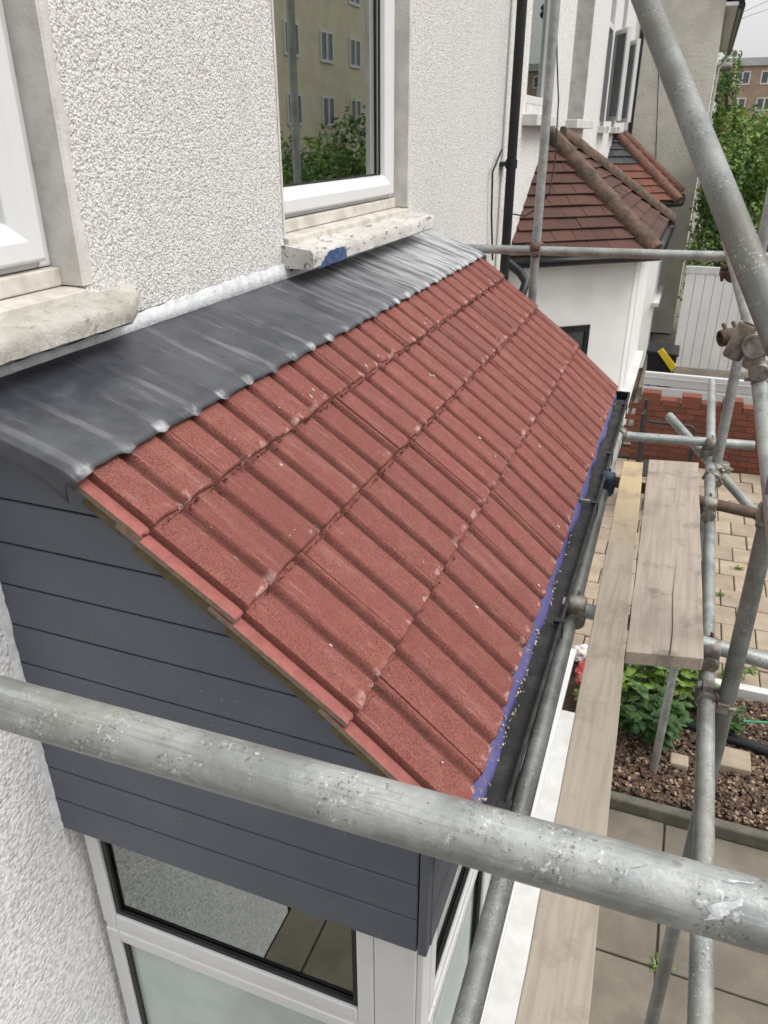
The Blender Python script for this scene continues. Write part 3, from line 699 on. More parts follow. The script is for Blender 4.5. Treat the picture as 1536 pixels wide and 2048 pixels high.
# foreground guard tube, close to the lens
fa, fb = dep(0, 1404, .755), dep(1400, 1796, .555); fd = (fb-fa).normalized()
tb('guard_tube', fa - fd*.45, fb + fd*.8, 'galv_near', 48)
# plaster smears on it
def smear(t, ang, ln, wd, seed, lab=None):
    rnd = random.Random(seed); u = fd.cross(Vector((0, 0, 1))).normalized(); w_ = u.cross(fd); m = MB(); NN = 15; rows = []
    for i in range(NN):
        q = i/(NN-1); a = ang + (q-.5)*ln/TR; hw = wd*math.sin(math.pi*min(.98, q+.02))**.7*(1+.5*rnd.uniform(-1, 1)); row = []
        for j in range(5):
            s = (j/4-.5)*2; rr = TR + .0006 + .0011*(1-s*s)*rnd.random(); c = fa + fd*(t + s*hw + .010*(q-.5)*2 + .0022*math.sin(q*9))
            row.append(c + (u*math.cos(a) + w_*math.sin(a))*rr)
        rows.append(row)
    m.grid(rows); return m.build('plaster_smear', MAT['plaster'], sca, smooth='all')
Lc = (fb-fa).length
smear(Lc+.012, R_(42), .020, .0055, 3); smear(Lc+.020, R_(92), .006, .003, 6)
smear(Lc-.050, R_(62), .016, .0009, 4); smear(.40, R_(75), .004, .0008, 8); smear(Lc+.056, R_(55), .01, .003, 9)
# ledgers
inl = [(1.262, -.6, rel(-1.4)), (1.210, 4.0, rel(-1.4))]
tb('ledger', *inl)
outl = [(1.635, -.4, rel(-1.5)), (1.690, 5.5, rel(-1.5))]
tb('ledger', *outl)
# transoms under the boards
tA = [on('z', rel(-1.42), 1222, 870), on('z', rel(-1.42), 1508, 891)]; tb('transom', *tA)
tB = [on('z', rel(-1.345), 1205, 985), on('z', rel(-1.42), 1560, 1028)]; tB = [Vector((1.215, 3.20, rel(-1.345))), Vector((1.90, 3.27, rel(-1.44)))]; tb('transom', *tB, mat='rust')
tC = [Vector((1.20, 2.14, rel(-1.345))), Vector((1.98, 2.165, rel(-1.44)))]; tb('transom', *tC)
tD = [Vector((1.20, .45, rel(-1.345))), Vector((1.95, .47, rel(-1.44)))]; tb('transom', *tD)
Yd = Vector((0, 1, 0)); Xd = Vector((1, 0, 0)); Zd = Vector((0, 0, 1))
coupler((1.232, 3.20, rel(-1.385)), Yd, Xd, 'blue_steel', off=Vector((0, 0, .045))); coupler((1.247, 2.14, rel(-1.385)), Yd, Xd, off=Vector((0, 0, .045)))
coupler((1.222, 3.96, rel(-1.40)), Yd, Xd); coupler((1.655, 3.245, rel(-1.455)), Yd, Xd, off=Vector((0, 0, .045))); coupler((1.655, 2.155, rel(-1.455)), Yd, Xd, off=Vector((0, 0, .045)))
coupler((1.668, 4.03, rel(-1.47)), Yd, Xd, off=Vector((0, 0, .05)))
# standards
s1a, s1b = Vector((1.735, 2.02, 0)), Vector((1.70, 2.00, rel(-.70))); tb('standard', s1a, s1b + (s1b-s1a)*.035, 'galv_old')
s2a, s2b = Vector((1.70, 3.93, 0)), Vector((1.705, 3.95, rel(1.5))); tb('standard', s2a, s2b)
pl_ = [Vector((.640, 4.47, 0)), Vector((.612, 4.47, rel(2.2)))]
tb('standard', on('y', 4.47, 1040, 900) * 1, on('y', 4.47, 1116, -60))
tb('standard', (1.81, 4.80, 0), (1.80, 4.80, rel(-2.5)), 'galv_old')
coupler((1.70, 2.02, rel(-1.49)), Zd, Yd, off=Vector((-.045, 0, 0))); 
# guard rails at the far end and along the front
gA = [on('y', 4.42, 930, 497), on('y', 4.36, 1560, 516)]; tb('guard_tube', *gA)
cp = on('y', 4.40, 1071, 497); coupler(cp + Vector((0, .01, 0)), Xd, Zd, 'rust', off=Vector((0, .045, 0)))
gR = [dep(1516, 745, 2.55), dep(1560, 1120, 1.75)]; tb('guard_tube', gR[0] + (gR[0]-gR[1])*.12, gR[1] + (gR[1]-gR[0])*.5)
# braces
bA, bB = dep(1290, 0, 1.55), dep(1545, 640, 1.12); bd = (bB-bA); tb('brace', bA - bd*.9, bB + bd*.06, 'galv_old', 36)
cA, cB = dep(1338, 832, 4.25), dep(1545, 1065, 3.55); tb('brace', cA, cB + (cB-cA)*.35)
dA, dB = dep(1462, 500, 2.9), dep(1512, 690, 2.55); tb('brace', dA - (dB-dA)*.6, dB + (dB-dA)*.25)
coupler(dep(1432, 938, 3.86), (cB-cA), Zd, off=Vector((.03, .03, 0))); coupler(dep(1428, 955, 3.75), Yd, (cB-cA), off=Vector((0, 0, -.02)))
# big putlog couplers by the front standard
k = dep(1478, 690, 2.5)
def sleeve(c, d, r, l, mat):
    c = Vector(c); d = Vector(d).normalized(); m = MB(); m.path([c-d*l, c-d*l*.92, c+d*l*.92, c+d*l], [r*.93, r, r, r*.93], 20, hollow=.2)
    n_ = d.orthogonal().normalized(); m.tube(c+n_*r*.8-d*l*.3, c+n_*r*1.9-d*l*.3, r*.25, 8); m.tube(c+n_*r*.8+d*l*.45, c+n_*r*1.9+d*l*.45, r*.25, 8)
    return m.build('coupler', MAT[mat], sca, smooth=True)
sleeve(dep(1480, 682, 2.48), Vector((.10, .0, .35)), .031, .058, 'coupler')
sleeve(dep(1466, 672, 2.56), Vector((.5, .25, .1)), .028, .045, 'rust')
sleeve(dep(1518, 690, 2.4), Vector((.3, .9, -.1)), .038, .055, 'coupler')
coupler(dep(1518, 740, 2.45), (gR[0]-gR[1]), Zd, 'coupler', off=Vector((-.02, .01, .03)))
coupler(dep(1466, 545, 3.0), dB-dA, Xd, 'rust', off=Vector((.01, 0, .03)))
coupler(dep(1540, 1040, 2.0), Zd, Yd, 'coupler')

# ------------------------------------------------------------------ boards
def plank(name, q, zt, th, mat, label):
    P = [Vector((x, y, zt)) for x, y in q]
    # q: near-left, near-right, far-right, far-left ; subdivided so edges wander a little
    rows = []; n_ = 24
    for k in range(n_+1):
        t = k/n_; a = P[0].lerp(P[3], t); b = P[1].lerp(P[2], t); e = .0012; a = a + Vector((random.uniform(-e, e), 0, random.uniform(-e, e))); b = b + Vector((random.uniform(-e, e), 0, random.uniform(-e, e)))
        d = Vector((0, 0, -th)); rows.append([a, b, b+d, a+d, a])
    m = MB(); m.grid(rows); m.add(rows[0][:4], [(0, 1, 2, 3)]); m.add(rows[-1][:4], [(3, 2, 1, 0)])
    me = m.mesh(name, MAT[mat]); bm = bmesh.new(); bm.from_mesh(me); bmesh.ops.remove_doubles(bm, verts=bm.verts, dist=1e-5); bmesh.ops.recalc_face_normals(bm, faces=bm.faces); bm.to_mesh(me); bm.free()
    o = link(name, me); bv = o.modifiers.new('bevel', 'BEVEL'); bv.width = .003; bv.segments = 2; bv.limit_method = 'ANGLE'; bv.angle_limit = R_(50)
    return tag(o, label, 'board', None)
plank('timber_batten', [(1.345, .25), (1.462, .25), (1.364, 3.266), (1.282, 3.253)], rel(-1.27), .045, 'board_y', 'long narrow pine timber lying beside the gutter on the scaffold')
b2 = plank('scaffold_board', [(1.413, 1.845), (1.612, 1.885), (1.586, 3.349), (1.384, 3.316)], rel(-1.27), .042, 'board', 'short wide grey weathered scaffold board with a long split')
sp = MB(); sp.grid([[(1.524+.003*math.sin(k*.6)-.0013*(1-k/14), 1.865+.045*k, rel(-1.2680)), (1.524+.003*math.sin(k*.6)+.0022*(1-k/14), 1.865+.045*k, rel(-1.2680))] for k in range(15)]); sp.build('split', MAT['gasket'], b2)

# ------------------------------------------------------------------ plain-tiled hipped bays further along the terrace
def clip(poly, a, b, c):     # keep a*u+b*v<=c
    out = []
    for i in range(len(poly)):
        p, q = poly[i], poly[(i+1) % len(poly)]; dp = a*p[0]+b*p[1]-c; dq = a*q[0]+b*q[1]-c
        if dp <= 0: out.append(p)
        if (dp < 0) != (dq < 0) and abs(dp-dq) > 1e-12:
            t = dp/(dp-dq); out.append((p[0]+(q[0]-p[0])*t, p[1]+(q[1]-p[1])*t))
    return out
def tiled_plane(parent, poly, gauge, tw, mat, name='plain_tile', th=.012):
    """poly: eave start, eave end, then the rest, counter-clockwise seen from outside"""
    P = [Vector(p) for p in poly]; u = (P[1]-P[0]).normalized(); nrm = (P[1]-P[0]).cross(P[-1]-P[0]).normalized()
    if nrm.z < 0: nrm = -nrm
    v = nrm.cross(u); v = v if v.z > 0 else -v
    uv = [((p-P[0]).dot(u), (p-P[0]).dot(v)) for p in P]
    area = sum(uv[i][0]*uv[(i+1) % len(uv)][1]-uv[(i+1) % len(uv)][0]*uv[i][1] for i in range(len(uv)))
    if area < 0: uv.reverse()
    base = MB(); base.prism([p - nrm*.03 for p in P], -nrm*.02); pl_o = base.build('roof_slope', MAT['undercloak'], parent, fix=True)
    u0 = min(p[0] for p in uv); u1 = max(p[0] for p in uv); v1 = max(p[1] for p in uv); r = 0; y = 0
    while y < v1:
        x = u0 - tw + (tw/2 if r % 2 else 0)
        while x < u1:
            q = [(x+.002, y), (x+tw-.002, y), (x+tw-.002, y+gauge*1.25), (x+.002, y+gauge*1.25)]
            for i in range(len(uv)):
                a, b = uv[i], uv[(i+1) % len(uv)]; n_ = (b[1]-a[1], -(b[0]-a[0])); q = clip(q, n_[0], n_[1], n_[0]*a[0]+n_[1]*a[1]) if q else q
            if len(q) >= 3:
                ar = abs(sum(q[i][0]*q[(i+1) % len(q)][1]-q[(i+1) % len(q)][0]*q[i][1] for i in range(len(q))))/2
                if ar > tw*gauge*.06:
                    tl = random.uniform(-.003, .003); pts = [P[0] + u*a + v*b + nrm*(.016 - .022*(b-y)/gauge + tl) for a, b in q]
                    MB().prism(pts, -nrm*th).build(name, mat(r) if callable(mat) else mat, pl_o, fix=True)
            x += tw
        y += gauge; r += 1
    return pl_o
def hips(parent, a, b, r, mat, L=.34):
    a, b = Vector(a), Vector(b); d = (b-a); n_ = max(2, round(d.length/L)); d.normalize(); st = (b-a).length/n_
    side = d.cross(Vector((0, 0, 1))).normalized(); up_ = side.cross(d)
    for k in range(n_):
        p = a + d*st*k; q = p + d*(st+.03); rows = []
        for c, rr in ((p, r*.9), (p + d*.02, r*.93), (p+d*st*.5, r), (q - d*.012, r*1.04), (q, r*.98)):
            rows.append([c + side*math.cos(t)*rr + up_*(math.sin(t)*rr - r*.35) for t in [math.pi*(-.12+1.24*i/12) for i in range(13)]])
        m = MB(); m.grid(rows); m.add([x - up_*.0 for x in rows[-1]], [tuple(range(13))]); m.add(rows[0], [tuple(reversed(range(13)))])
        m.build('hip_tile', mat, parent, smooth=True, fix=True)
def tiled_bay(name, label, near_w, c1, c2, far_w, ap1, ap2, zev, mats, hipmat, gauge, wallmat, wy, dpl):
    """near_w/far_w: y of the eave corners on the wall, c1/c2: (x,y) of the outer eave corners, ap: y of the tops on the wall"""
    o = thing(name, (.4, (c1[1]+c2[1])/2, 0), label, 'bay window')
    A, B, C, D = Vector((.0, near_w, zev)), Vector((c1[0], c1[1], zev)), Vector((c2[0], c2[1], zev)), Vector((.0, far_w, zev))
    T1, T2 = Vector((.0, ap1, rel(.01))), Vector((.0, ap2, rel(.01)))
    tiled_plane(o, [A, B, T1], gauge, gauge*1.5, mats[0]); tiled_plane(o, [B, C, T2, T1], gauge, gauge*1.7, mats[1]); tiled_plane(o, [C, D, T2], gauge, gauge*1.7, mats[1])
    hips(o, T1 + Vector((.02, 0, .02)), B + (B-T1)*.01 + Vector((0, 0, .04)), .085, hipmat); hips(o, T2 + Vector((.02, 0, .02)), C + Vector((0, 0, .04)), .085, hipmat)
    # walls below, set in under the eaves
    inn = [Vector((0, near_w+.16, 0)), Vector((c1[0]-.14, c1[1]+.08, 0)), Vector((c2[0]-.14, c2[1]-.08, 0)), Vector((0, far_w-.16, 0))]
    wl = MB(); wl.prism(inn, (0, 0, zev-.045)); wl.build('wall', wallmat, o, fix=True)
    # gutters
    pts = [Vector((.02, near_w-.05, zev-.03)), Vector((c1[0]+.05, c1[1]-.03, zev-.03)), Vector((c2[0]+.05, c2[1]+.03, zev-.03)), Vector((.02, far_w+.05, zev-.03))]
    for a, b in zip(pts, pts[1:]):
        d = (b-a).normalized(); sd_ = d.cross(Vector((0, 0, 1))); rows = []
        for p in (a, b): rows.append([p + sd_*math.cos(t)*.05 + Vector((0, 0, math.sin(t)*.055)) for t in [math.pi + math.pi*i/10 for i in range(11)]])
        m = MB(); m.grid(rows); gg = m.build('gutter', MAT['black_plastic'], o, smooth='all'); q_ = gg.modifiers.new('s', 'SOLIDIFY'); q_.thickness = .004
    # fascia under the gutter
    fz = MB()
    ins2 = [p + Vector((-.045 if 0 < i < 3 else 0, .06 if i < 2 else -.06, 0)) for i, p in enumerate(pts)]
    for a, b in zip(ins2, ins2[1:]):
        fz.prism([a + Vector((0, 0, -.07)), b + Vector((0, 0, -.07)), b + Vector((0, 0, .01)), a + Vector((0, 0, .01))], (-.02, 0, 0))
    fz.build('fascia', MAT['gutter'], o, fix=True)
    # front windows
    x = c1[0]-.14; n_ = 3; L = (c2[1]-c1[1]-.16)/n_
    for k in range(n_):
        light(o, 'x', x+.012, c1[1]+.10+L*k, c1[1]+.06+L*(k+1), rel(-2.5), zev-.12, .05, MAT['glass_far'])
    sl_ = MB().box((x, c1[1]+.05, rel(-2.56)), (x+.10, c2[1]-.05, rel(-2.505))); sl_.build('window_sill', MAT['white_paint'], o)
    return o
zev = rel(-.92)
nb = tiled_bay('tiled_bay_window', 'white bay with brown plain-tiled hipped roof and mossy hip tiles', 6.62, (1.11, 7.52), (1.13, 10.4), 11.3, 8.07, 8.75, zev,
          (MAT['plain_tile'], MAT['plain_tile']), MAT['hip'], .135, MAT['white_wall'], 0, 0)
tb3 = tiled_bay('tiled_bay_window', 'bay roof with part slate, part orange tiles beside the cream gable wall', 12.7, (1.13, 13.6), (1.13, 15.5), 16.2, 14.2, 15.7, zev,
          (lambda r: MAT['slate'] if r > 4 else MAT['plain_tile_red'], MAT['plain_tile_red']), MAT['hip_red'], .16, MAT['white_wall'], 0, 0)
# small recessed window in the splayed near cheek of the neighbour's bay
ckA, ckB = Vector((0, 6.78, 0)), Vector((1.01, 7.60, 0)); cdv = (ckB-ckA).normalized(); cn = Vector((cdv.y, -cdv.x, 0))
def ckp(t, z, d=0): return ckA + cdv*t + Vector((0, 0, z)) + cn*d
wz0, wz1 = rel(-2.6), rel(-1.62); ta, tc = .30, .80
m = MB()
for (a, b, c, d) in ((ta-.05, tc+.05, wz1, wz1+.05), (ta-.05, ta, wz0, wz1), (tc, tc+.05, wz0, wz1), (ta-.05, tc+.05, wz0-.05, wz0)):
    m.prism([ckp(a, c), ckp(b, c), ckp(b, d), ckp(a, d)], cn*.02)
wn = m.build('window', MAT['black_plastic'], nb, fix=True); MB().prism([ckp(ta, wz0), ckp(tc, wz0), ckp(tc, wz1), ckp(ta, wz1)], cn*.008).build('pane', MAT['glass_far'], wn, fix=True)
# ------------------------------------------------------------------ neighbouring houses
nh = thing('terraced_house', (0, 9, 0), 'white pebbledash neighbouring house behind the black downpipe', 'house')
A_ = (6.95, 7.86, rel(.22), rel(2.4)); B_ = (9.15, 10.4, rel(.14), rel(2.4))
wall_holes(6.121, 11.9, 0, rel(3.2), [A_, B_]).build('wall', MAT['pebble_w'], nh, fix=True)
def far_window(parent, a, b, c, d, x=-.03, rec=.05, split=None):
    m = MB(); frame_rect(m, x-rec, x, a, b, c, d, .06); o = m.build('window', MAT['upvc'], parent, bevel=.006)
    MB().box((x-rec+.01, a+.06, c+.06), (x-rec+.018, b-.06, d-.06)).build('pane', MAT['glass'], o)
    cu = MB(); cu.grid([[(x-rec-.07 + .02*math.sin(k*1.2), a+.05 + (b-a-.1)*k/40, z) for k in range(41)] for z in (c, d)]); cu.build('curtain', MAT['curtain'], o, smooth='all')
    MB().box((x-.35, a-.2, c-.2), (x-.33, b+.2, d+.2)).build('room', MAT['dark'], o)
    return o
far_window(nh, A_[0]+.005, A_[1]-.005, A_[2]+.005, A_[3], -.012); far_window(nh, B_[0]+.005, B_[1]-.005, B_[2]+.005, B_[3], -.19)
MB().box((-.28, B_[1]-.012, B_[2]), (.003, B_[1], B_[3])).build('window_reveal', MAT['render'], nh)
MB().box((-.2, 6.85, rel(.06)), (.12, 7.98, rel(.145))).build('window_sill', MAT['white_paint'], nh, bevel=.006)
MB().box((-.2, 9.1, rel(.055)), (.12, 10.5, rel(.14))).build('window_sill', MAT['white_paint'], nh, bevel=.006)
MB().box((-.2, 6.96, rel(.146)), (.004, 7.85, rel(.218))).build('window_apron', MAT['render'], nh)
dp = thing('downpipe', (.075, 6.2, 0), 'black plastic downpipe between the two pebbledash house fronts', 'pipe')
MB().path([(.075, 6.2, rel(3.2)), (.075, 6.2, .1)], .036, 18).build('pipe', MAT['black_plastic'], dp, smooth=True)
for z in (rel(-.20), rel(1.6), rel(-2.0)):
    b = MB(); b.path([(.075, 6.2, z-.03), (.075, 6.2, z+.03)], .044, 18); b.box((.004, 6.12, z-.015), (.06, 6.28, z+.015)); b.build('bracket', MAT['black_plastic'], dp, smooth=True)
sh = MB(); sh.path([on('y', 6.45, 1012, 522), on('y', 6.42, 1040, 545), on('y', 6.35, 1052, 565), on('y', 6.25, 1040, 600), Vector((.11, 6.22, rel(-1.55)))], .036, 14); sh.build('gutter_outlet', MAT['black_plastic'], dp, smooth=True)
cb = MB(); cb.path([on('x', .03, 1003, 300), on('x', .03, 985, 345), on('x', .03, 983, 430), on('x', .03, 985, 520)], .007, 6)
tag(cb.build('cable', MAT['black_plastic'], None, smooth=True), 'thin black cable running down the wall beside the downpipe', 'cable')
cb = MB(); cb.path([dep(1113, -20, 5.2), dep(1114, 120, 5.3), dep(1117, 200, 5.4), dep(1110, 320, 5.5), dep(1099, 385, 5.5), dep(1078, 415, 5.6), dep(1050, 432, 5.7), dep(1025, 428, 5.9), dep(1010, 415, 6.0)], .0055, 6)
tag(cb.build('cable', MAT['black_plastic'], None, smooth=True), 'loose black cable drooping in front of the brown tiled roof', 'cable')
th = thing('terraced_house', (0, 14, 0), 'white house with opened casement windows next to the cream gable', 'house')
C_ = [(11.98, 12.62, rel(.1), rel(2.1)), (13.5, 14.15, rel(.1), rel(2.1))]
wall_holes(11.901, 16.5, 0, rel(3.2), C_).build('wall', MAT['pebble_w'], th, fix=True)
for (a, b, c, d) in C_:
    o = MB(); frame_rect(o, -.08, .0, a, b, c, d, .06); o.box((-.08, a+.06, rel(1.25)), (.0, b-.06, rel(1.32))); fo = o.build('window', MAT['upvc'], th, bevel=.005)
    MB().box((-.06, a+.06, rel(1.32)), (-.05, b-.06, d-.06)).build('pane', MAT['glass_reflection'], fo)
    # opened sash, hinged at its far side and swung out
    hin = Vector((.02, b-.06, 0)); an = R_(62); dv = Vector((math.sin(an)*.0+math.sin(R_(24)), -math.cos(R_(24)), 0)); nv = Vector((-dv.y, dv.x, 0)); wd = b-a-.12
    s_ = MB()
    def SP(t, z, d_): return hin + dv*t + nv*d_ + Vector((0, 0, z))
    for (t0, t1, z0, z1) in ((0, .06, c+.06, rel(1.25)), (wd-.06, wd, c+.06, rel(1.25)), (.06, wd-.06, c+.06, c+.12), (.06, wd-.06, rel(1.19), rel(1.25))):
        s_.prism([SP(t0, z0, 0), SP(t1, z0, 0), SP(t1, z1, 0), SP(t0, z1, 0)], nv*.05)
    so2 = s_.build('sash', MAT['upvc'], fo, fix=True); MB().prism([SP(.05, c+.1, .02), SP(wd-.05, c+.1, .02), SP(wd-.05, rel(1.2), .02), SP(.05, rel(1.2), .02)], nv*.008).build('pane', MAT['glass_reflection'], so2, fix=True)
    MB().box((-.2, a-.05, c-.09), (.10, b+.05, c-.005)).build('window_sill', MAT['white_paint'], th, bevel=.006)
    MB().box((-.32, a-.1, c-.1), (-.301, b+.1, d+.1)).build('room', MAT['dark'], th)
d2 = MB().path([(.10, 15.95, rel(2.6)), (.10, 15.95, rel(-.2))], .04, 14); tag(d2.build('downpipe', MAT['black_plastic'], None, smooth=True), 'black downpipe in the corner against the cream gable wall', 'pipe')
gh = thing('gable_house', (-2, 22, 0), 'cream roughcast house end standing forward of the terrace', 'house')
GX = 1.36
gw = MB(); gw.prism([(-7, 16.5, 0), (GX, 16.5, 0), (GX, 16.5, rel(2.15)), (-2.8, 16.5, rel(5.2)), (-7, 16.5, rel(2.15))], (0, 8.5, 0)); gw.build('wall', MAT['roughcast'], gh, fix=True)
rf = MB(); e1 = Vector((GX+.22, 16.3, rel(2.0))); rd = Vector((-2.8, 16.3, rel(5.35)))
rf.prism([e1, rd, rd + Vector((0, 0, .09)), e1 + Vector((.0, 0, .09))], (0, 9, 0)); e2 = Vector((-7.3, 16.3, rel(2.0))); rf.prism([rd, e2, e2 + Vector((0, 0, .09)), rd + Vector((0, 0, .09))], (0, 9, 0))
rfo = rf.build('roof', MAT['slate'], gh, fix=True)
MB().box((GX+.002, 16.35, rel(1.93)), (GX+.2, 25.2, rel(1.985))).build('soffit', MAT['white_wall'], rfo)
for k in range(18):
    y = 16.3 + .5*k; MB().prism([(GX+.23, y, rel(1.98)), (GX+.29, y, rel(2.0)), (GX+.29, y, rel(2.05)), (GX+.0, y, rel(2.30)), (GX-.02, y, rel(2.26))], (0, .47, 0)).build('eaves_slate', MAT['slate'], rfo, fix=True)
ggt = MB().path([(GX+.25, 16.35, rel(1.93)), (GX+.25, 25.2, rel(1.90))], .06, 12); ggt.build('gutter', MAT['black_plastic'], gh, smooth=True)
MB().path([(GX+.25, 24.9, rel(1.88)), (GX+.18, 24.9, rel(1.72)), (GX+.05, 24.9, rel(1.55)), (GX+.05, 24.9, .2)], .04, 10).build('downpipe', MAT['white_paint'], gh, smooth=True)
cb = MB().path([on('y', 16.46, 1318, 120), on('y', 16.46, 1314, 240), on('y', 16.46, 1311, 330)], .008, 6); cb.build('wall_cable', MAT['gasket'], gh, smooth=True)

# ------------------------------------------------------------------ garden walls, fence, small things beyond
bw = thing('brick_garden_wall', (2.2, 9.45, 0), 'low red brick garden wall with castellated top course', 'wall')
MB().box((1.12, 9.395, -.05), (4.2, 9.56, .70)).build('wall_core', MAT['mortar_grey'], bw)
bme = MB().box((0, 0, 0), (.215, .02, .065)); bmesh_ = bme.mesh('brick', MAT['brick'])
hme = MB().box((0, 0, 0), (.1025, .02, .065)).mesh('brick', MAT['brick'])
for r in range(10):
    x = 1.11 - (.11 if r % 2 else 0)
    while x < 4.0:
        o = link('brick', bmesh_, bw); o.location = Vector((x, 9.378+random.uniform(0, .004), -.02+.072*r)); x += .225
x = 1.16; k = 0
up_m = MB().box((0, 0, 0), (.215, .17, .135)).mesh('brick', MAT['brick']); lo_m = MB().box((0, 0, 0), (.215, .17, .065)).mesh('brick', MAT['brick'])
while x < 4.0:
    o = link('brick', up_m if k % 2 == 0 else lo_m, bw); o.location = Vector((x, 9.385, .702)); x += .225; k += 1
rail = thing('white_rail_fence', (2.8, 10.6, 0), 'white plastic rail running behind the brick wall', 'fence')
ry = 10.6
for z0, z1, yy in ((rel(-2.90), rel(-2.84), 0), (rel(-3.02), rel(-2.92), .03), (rel(-3.16), rel(-3.04), .01)):
    MB().box((1.12, ry+yy, z0), (5, ry+yy+.06, z1)).build('rail', MAT['upvc'], rail, bevel=.008)
for xx in (1.2, 2.9, 4.6): MB().box((xx, ry+.095, 0), (xx+.09, ry+.18, rel(-2.9))).build('post', MAT['upvc'], rail)
fz = thing('panel_fence', (2.4, 13.5, 0), 'tall white boarded gate panel below the green hedge', 'fence')
fx0 = 1.44
for k in range(11):
    x0 = fx0 + .145*k; MB().box((x0, 13.5, .12), (x0+.139, 13.53, rel(-1.98))).build('board', MAT['white_wall'], fz, bevel=.004)
MB().box((fx0-.02, 13.485, rel(-1.979)), (fx0+1.62, 13.55, rel(-1.87))).build('top_rail', MAT['white_paint'], fz, bevel=.005)
MB().box((fx0, 13.531, .1), (fx0+1.6, 13.56, rel(-1.98))).build('back_panel', MAT['white_wall'], fz)
# wheelie bin with yellow lid edge
wb_ = thing('wheelie_bin', (1.28, 12.0, 0), 'dark wheelie bin with a yellow stripe beside the white gate', 'bin')
MB().prism([(1.12, 12.0, .08), (1.46, 12.0, .08), (1.50, 11.96, .66), (1.08, 11.96, .66)], (0, .5, 0)).build('body', MAT['black_plastic'], wb_, fix=True, bevel=.02)
MB().prism([(1.06, 11.93, .661), (1.52, 11.93, .661), (1.52, 11.93, .70), (1.06, 11.93, .73)], (0, .6, 0)).build('lid', MAT['black_plastic'], wb_, fix=True, bevel=.015)
MB().prism([(1.22, 11.90, .72), (1.28, 11.90, .78), (1.50, 11.90, .54), (1.46, 11.90, .44)], (0, .05, 0)).build('yellow_flap', MAT['yellow'], wb_, fix=True, bevel=.005, label='bright yellow strip across the front')
for xx in (1.1, 1.44): MB().path([(xx, 12.5, .1), (xx+.05, 12.5, .1)], .1, 16).build('wheel', MAT['black_plastic'], wb_, smooth=True)
# garden chair
gc = thing('garden_chair', (1.5, 8.1, 0), 'dark tubular metal garden chair in front of the brick wall', 'chair')
def arc(c, r, a0, a1, n_, f): return [f(c[0]+r*math.cos(a0+(a1-a0)*i/n_), c[1]+r*math.sin(a0+(a1-a0)*i/n_)) for i in range(n_+1)]
for yy in (7.75, 8.25):
    pts = [Vector((1.30, yy, .86))] + arc((1.70, .80), .06, math.pi/2, 0, 6, lambda x, z: Vector((x, yy, z))) + [Vector((1.77, yy, .0))]
    MB().path(pts, .016, 10).build('arm_frame', MAT['chair'], gc, smooth=True)
    MB().path([(1.27, yy, 0), (1.265, yy, .5), (1.24, yy, 1.10)], .024, 10).build('back_post', MAT['chair'], gc, smooth=True)
for k in range(4): MB().box((1.30+.115*k, 7.77, .42), (1.40+.115*k, 8.23, .44)).build('seat_slat', MAT['chair'], gc, bevel=.004)
for k in range(3): MB().box((1.235, 7.78, .55+.17*k), (1.255, 8.22, .66+.17*k)).build('back_slat', MAT['chair'], gc, bevel=.004)
# ------------------------------------------------------------------ flower bed
kb = struct(MB().box((1.301, 3.60, -.055), (4.0, 3.665, .075)).build('kerb', MAT['kerb'], bevel=.012))
bed = MB(); nx_, ny_ = 46, 24
bed.grid([[(1.301 + 2.7*i/nx_, 3.666 + 1.3*j/ny_, .035 + .02*math.sin(i*1.7+j*.9) + random.uniform(-.012, .012)) for i in range(nx_+1)] for j in range(ny_+1)])
struct(bed.build('flower_bed', MAT['soil'], smooth='all'))
for nm, mt, cnt, sz in (('bark_mulch', 'mulch', 6500, (.005, .018)), ('wood_chips', 'mulch_p', 1500, (.005, .015))):
    mu = MB()
    for k in range(cnt):
        x, y = random.uniform(1.33, 3.0), random.uniform(3.69, 4.85); a = random.uniform(0, 6.3); l = random.uniform(*sz); ww = l*random.uniform(.4, .8)
        ax0 = Vector((math.cos(a), math.sin(a), random.gauss(0, .25))).normalized(); ax1 = ax0.cross(Vector((random.gauss(0, .3), random.gauss(0, .3), 1))).normalized(); ax2 = ax0.cross(ax1)
        mu.obox((x, y, .055 + random.uniform(0, .022)), [ax0, ax1, ax2], (l, ww, .003))
    o = mu.build(nm, MAT[mt], None, kind='stuff'); o['label'] = 'brown bark mulch covering the flower bed' if nm == 'bark_mulch' else 'pale wood chips scattered over the mulch'; o['category'] = 'mulch'
ed = MB(); ed.prism([(1.33, 4.88, 0), (1.33, 4.96, 0), (1.33, 4.955, .115), (1.33, 4.885, .115)], (2.6, .02, 0))
tag(ed.build('edging_board', MAT['white_paint'], None, fix=True, bevel=.006), 'white painted edging board between the bed and the paving', 'edging')
h1 = MB().path([Vector((1.31, 4.40, .10)), Vector((1.59, 4.44, .10)), Vector((1.95, 4.40, .095)), Vector((2.39, 4.32, .09)), Vector((3.0, 4.2, .09))], .036, 14)
tag(h1.build('black_pipe', MAT['black_plastic'], None, smooth=True), 'thick black plastic pipe lying across the flower bed', 'pipe')
h2 = MB().path([Vector((1.31, 4.70, .10)), Vector((1.6, 4.70, .10)), Vector((2.0, 4.66, .09))], .026, 12)
tag(h2.build('grey_pipe', MAT['coupler'], None, smooth=True), 'thinner grey pipe half hidden by leaves near the white edging', 'pipe')
cn_ = MB().path([on('z', .16, 1485, 1442), on('z', .13, 1560, 1447)], .009, 8); tag(cn_.build('garden_cane', MAT['green'], None, smooth=True), 'green garden cane lying on the mulch', 'cane')
stn = MB().box((2.02, 4.08, .03), (2.26, 4.26, .11)); tag(stn.build('loose_paver', MAT['paver'], None, bevel=.008), 'broken buff paving stone lying on the mulch beside the black pipe', 'stone')
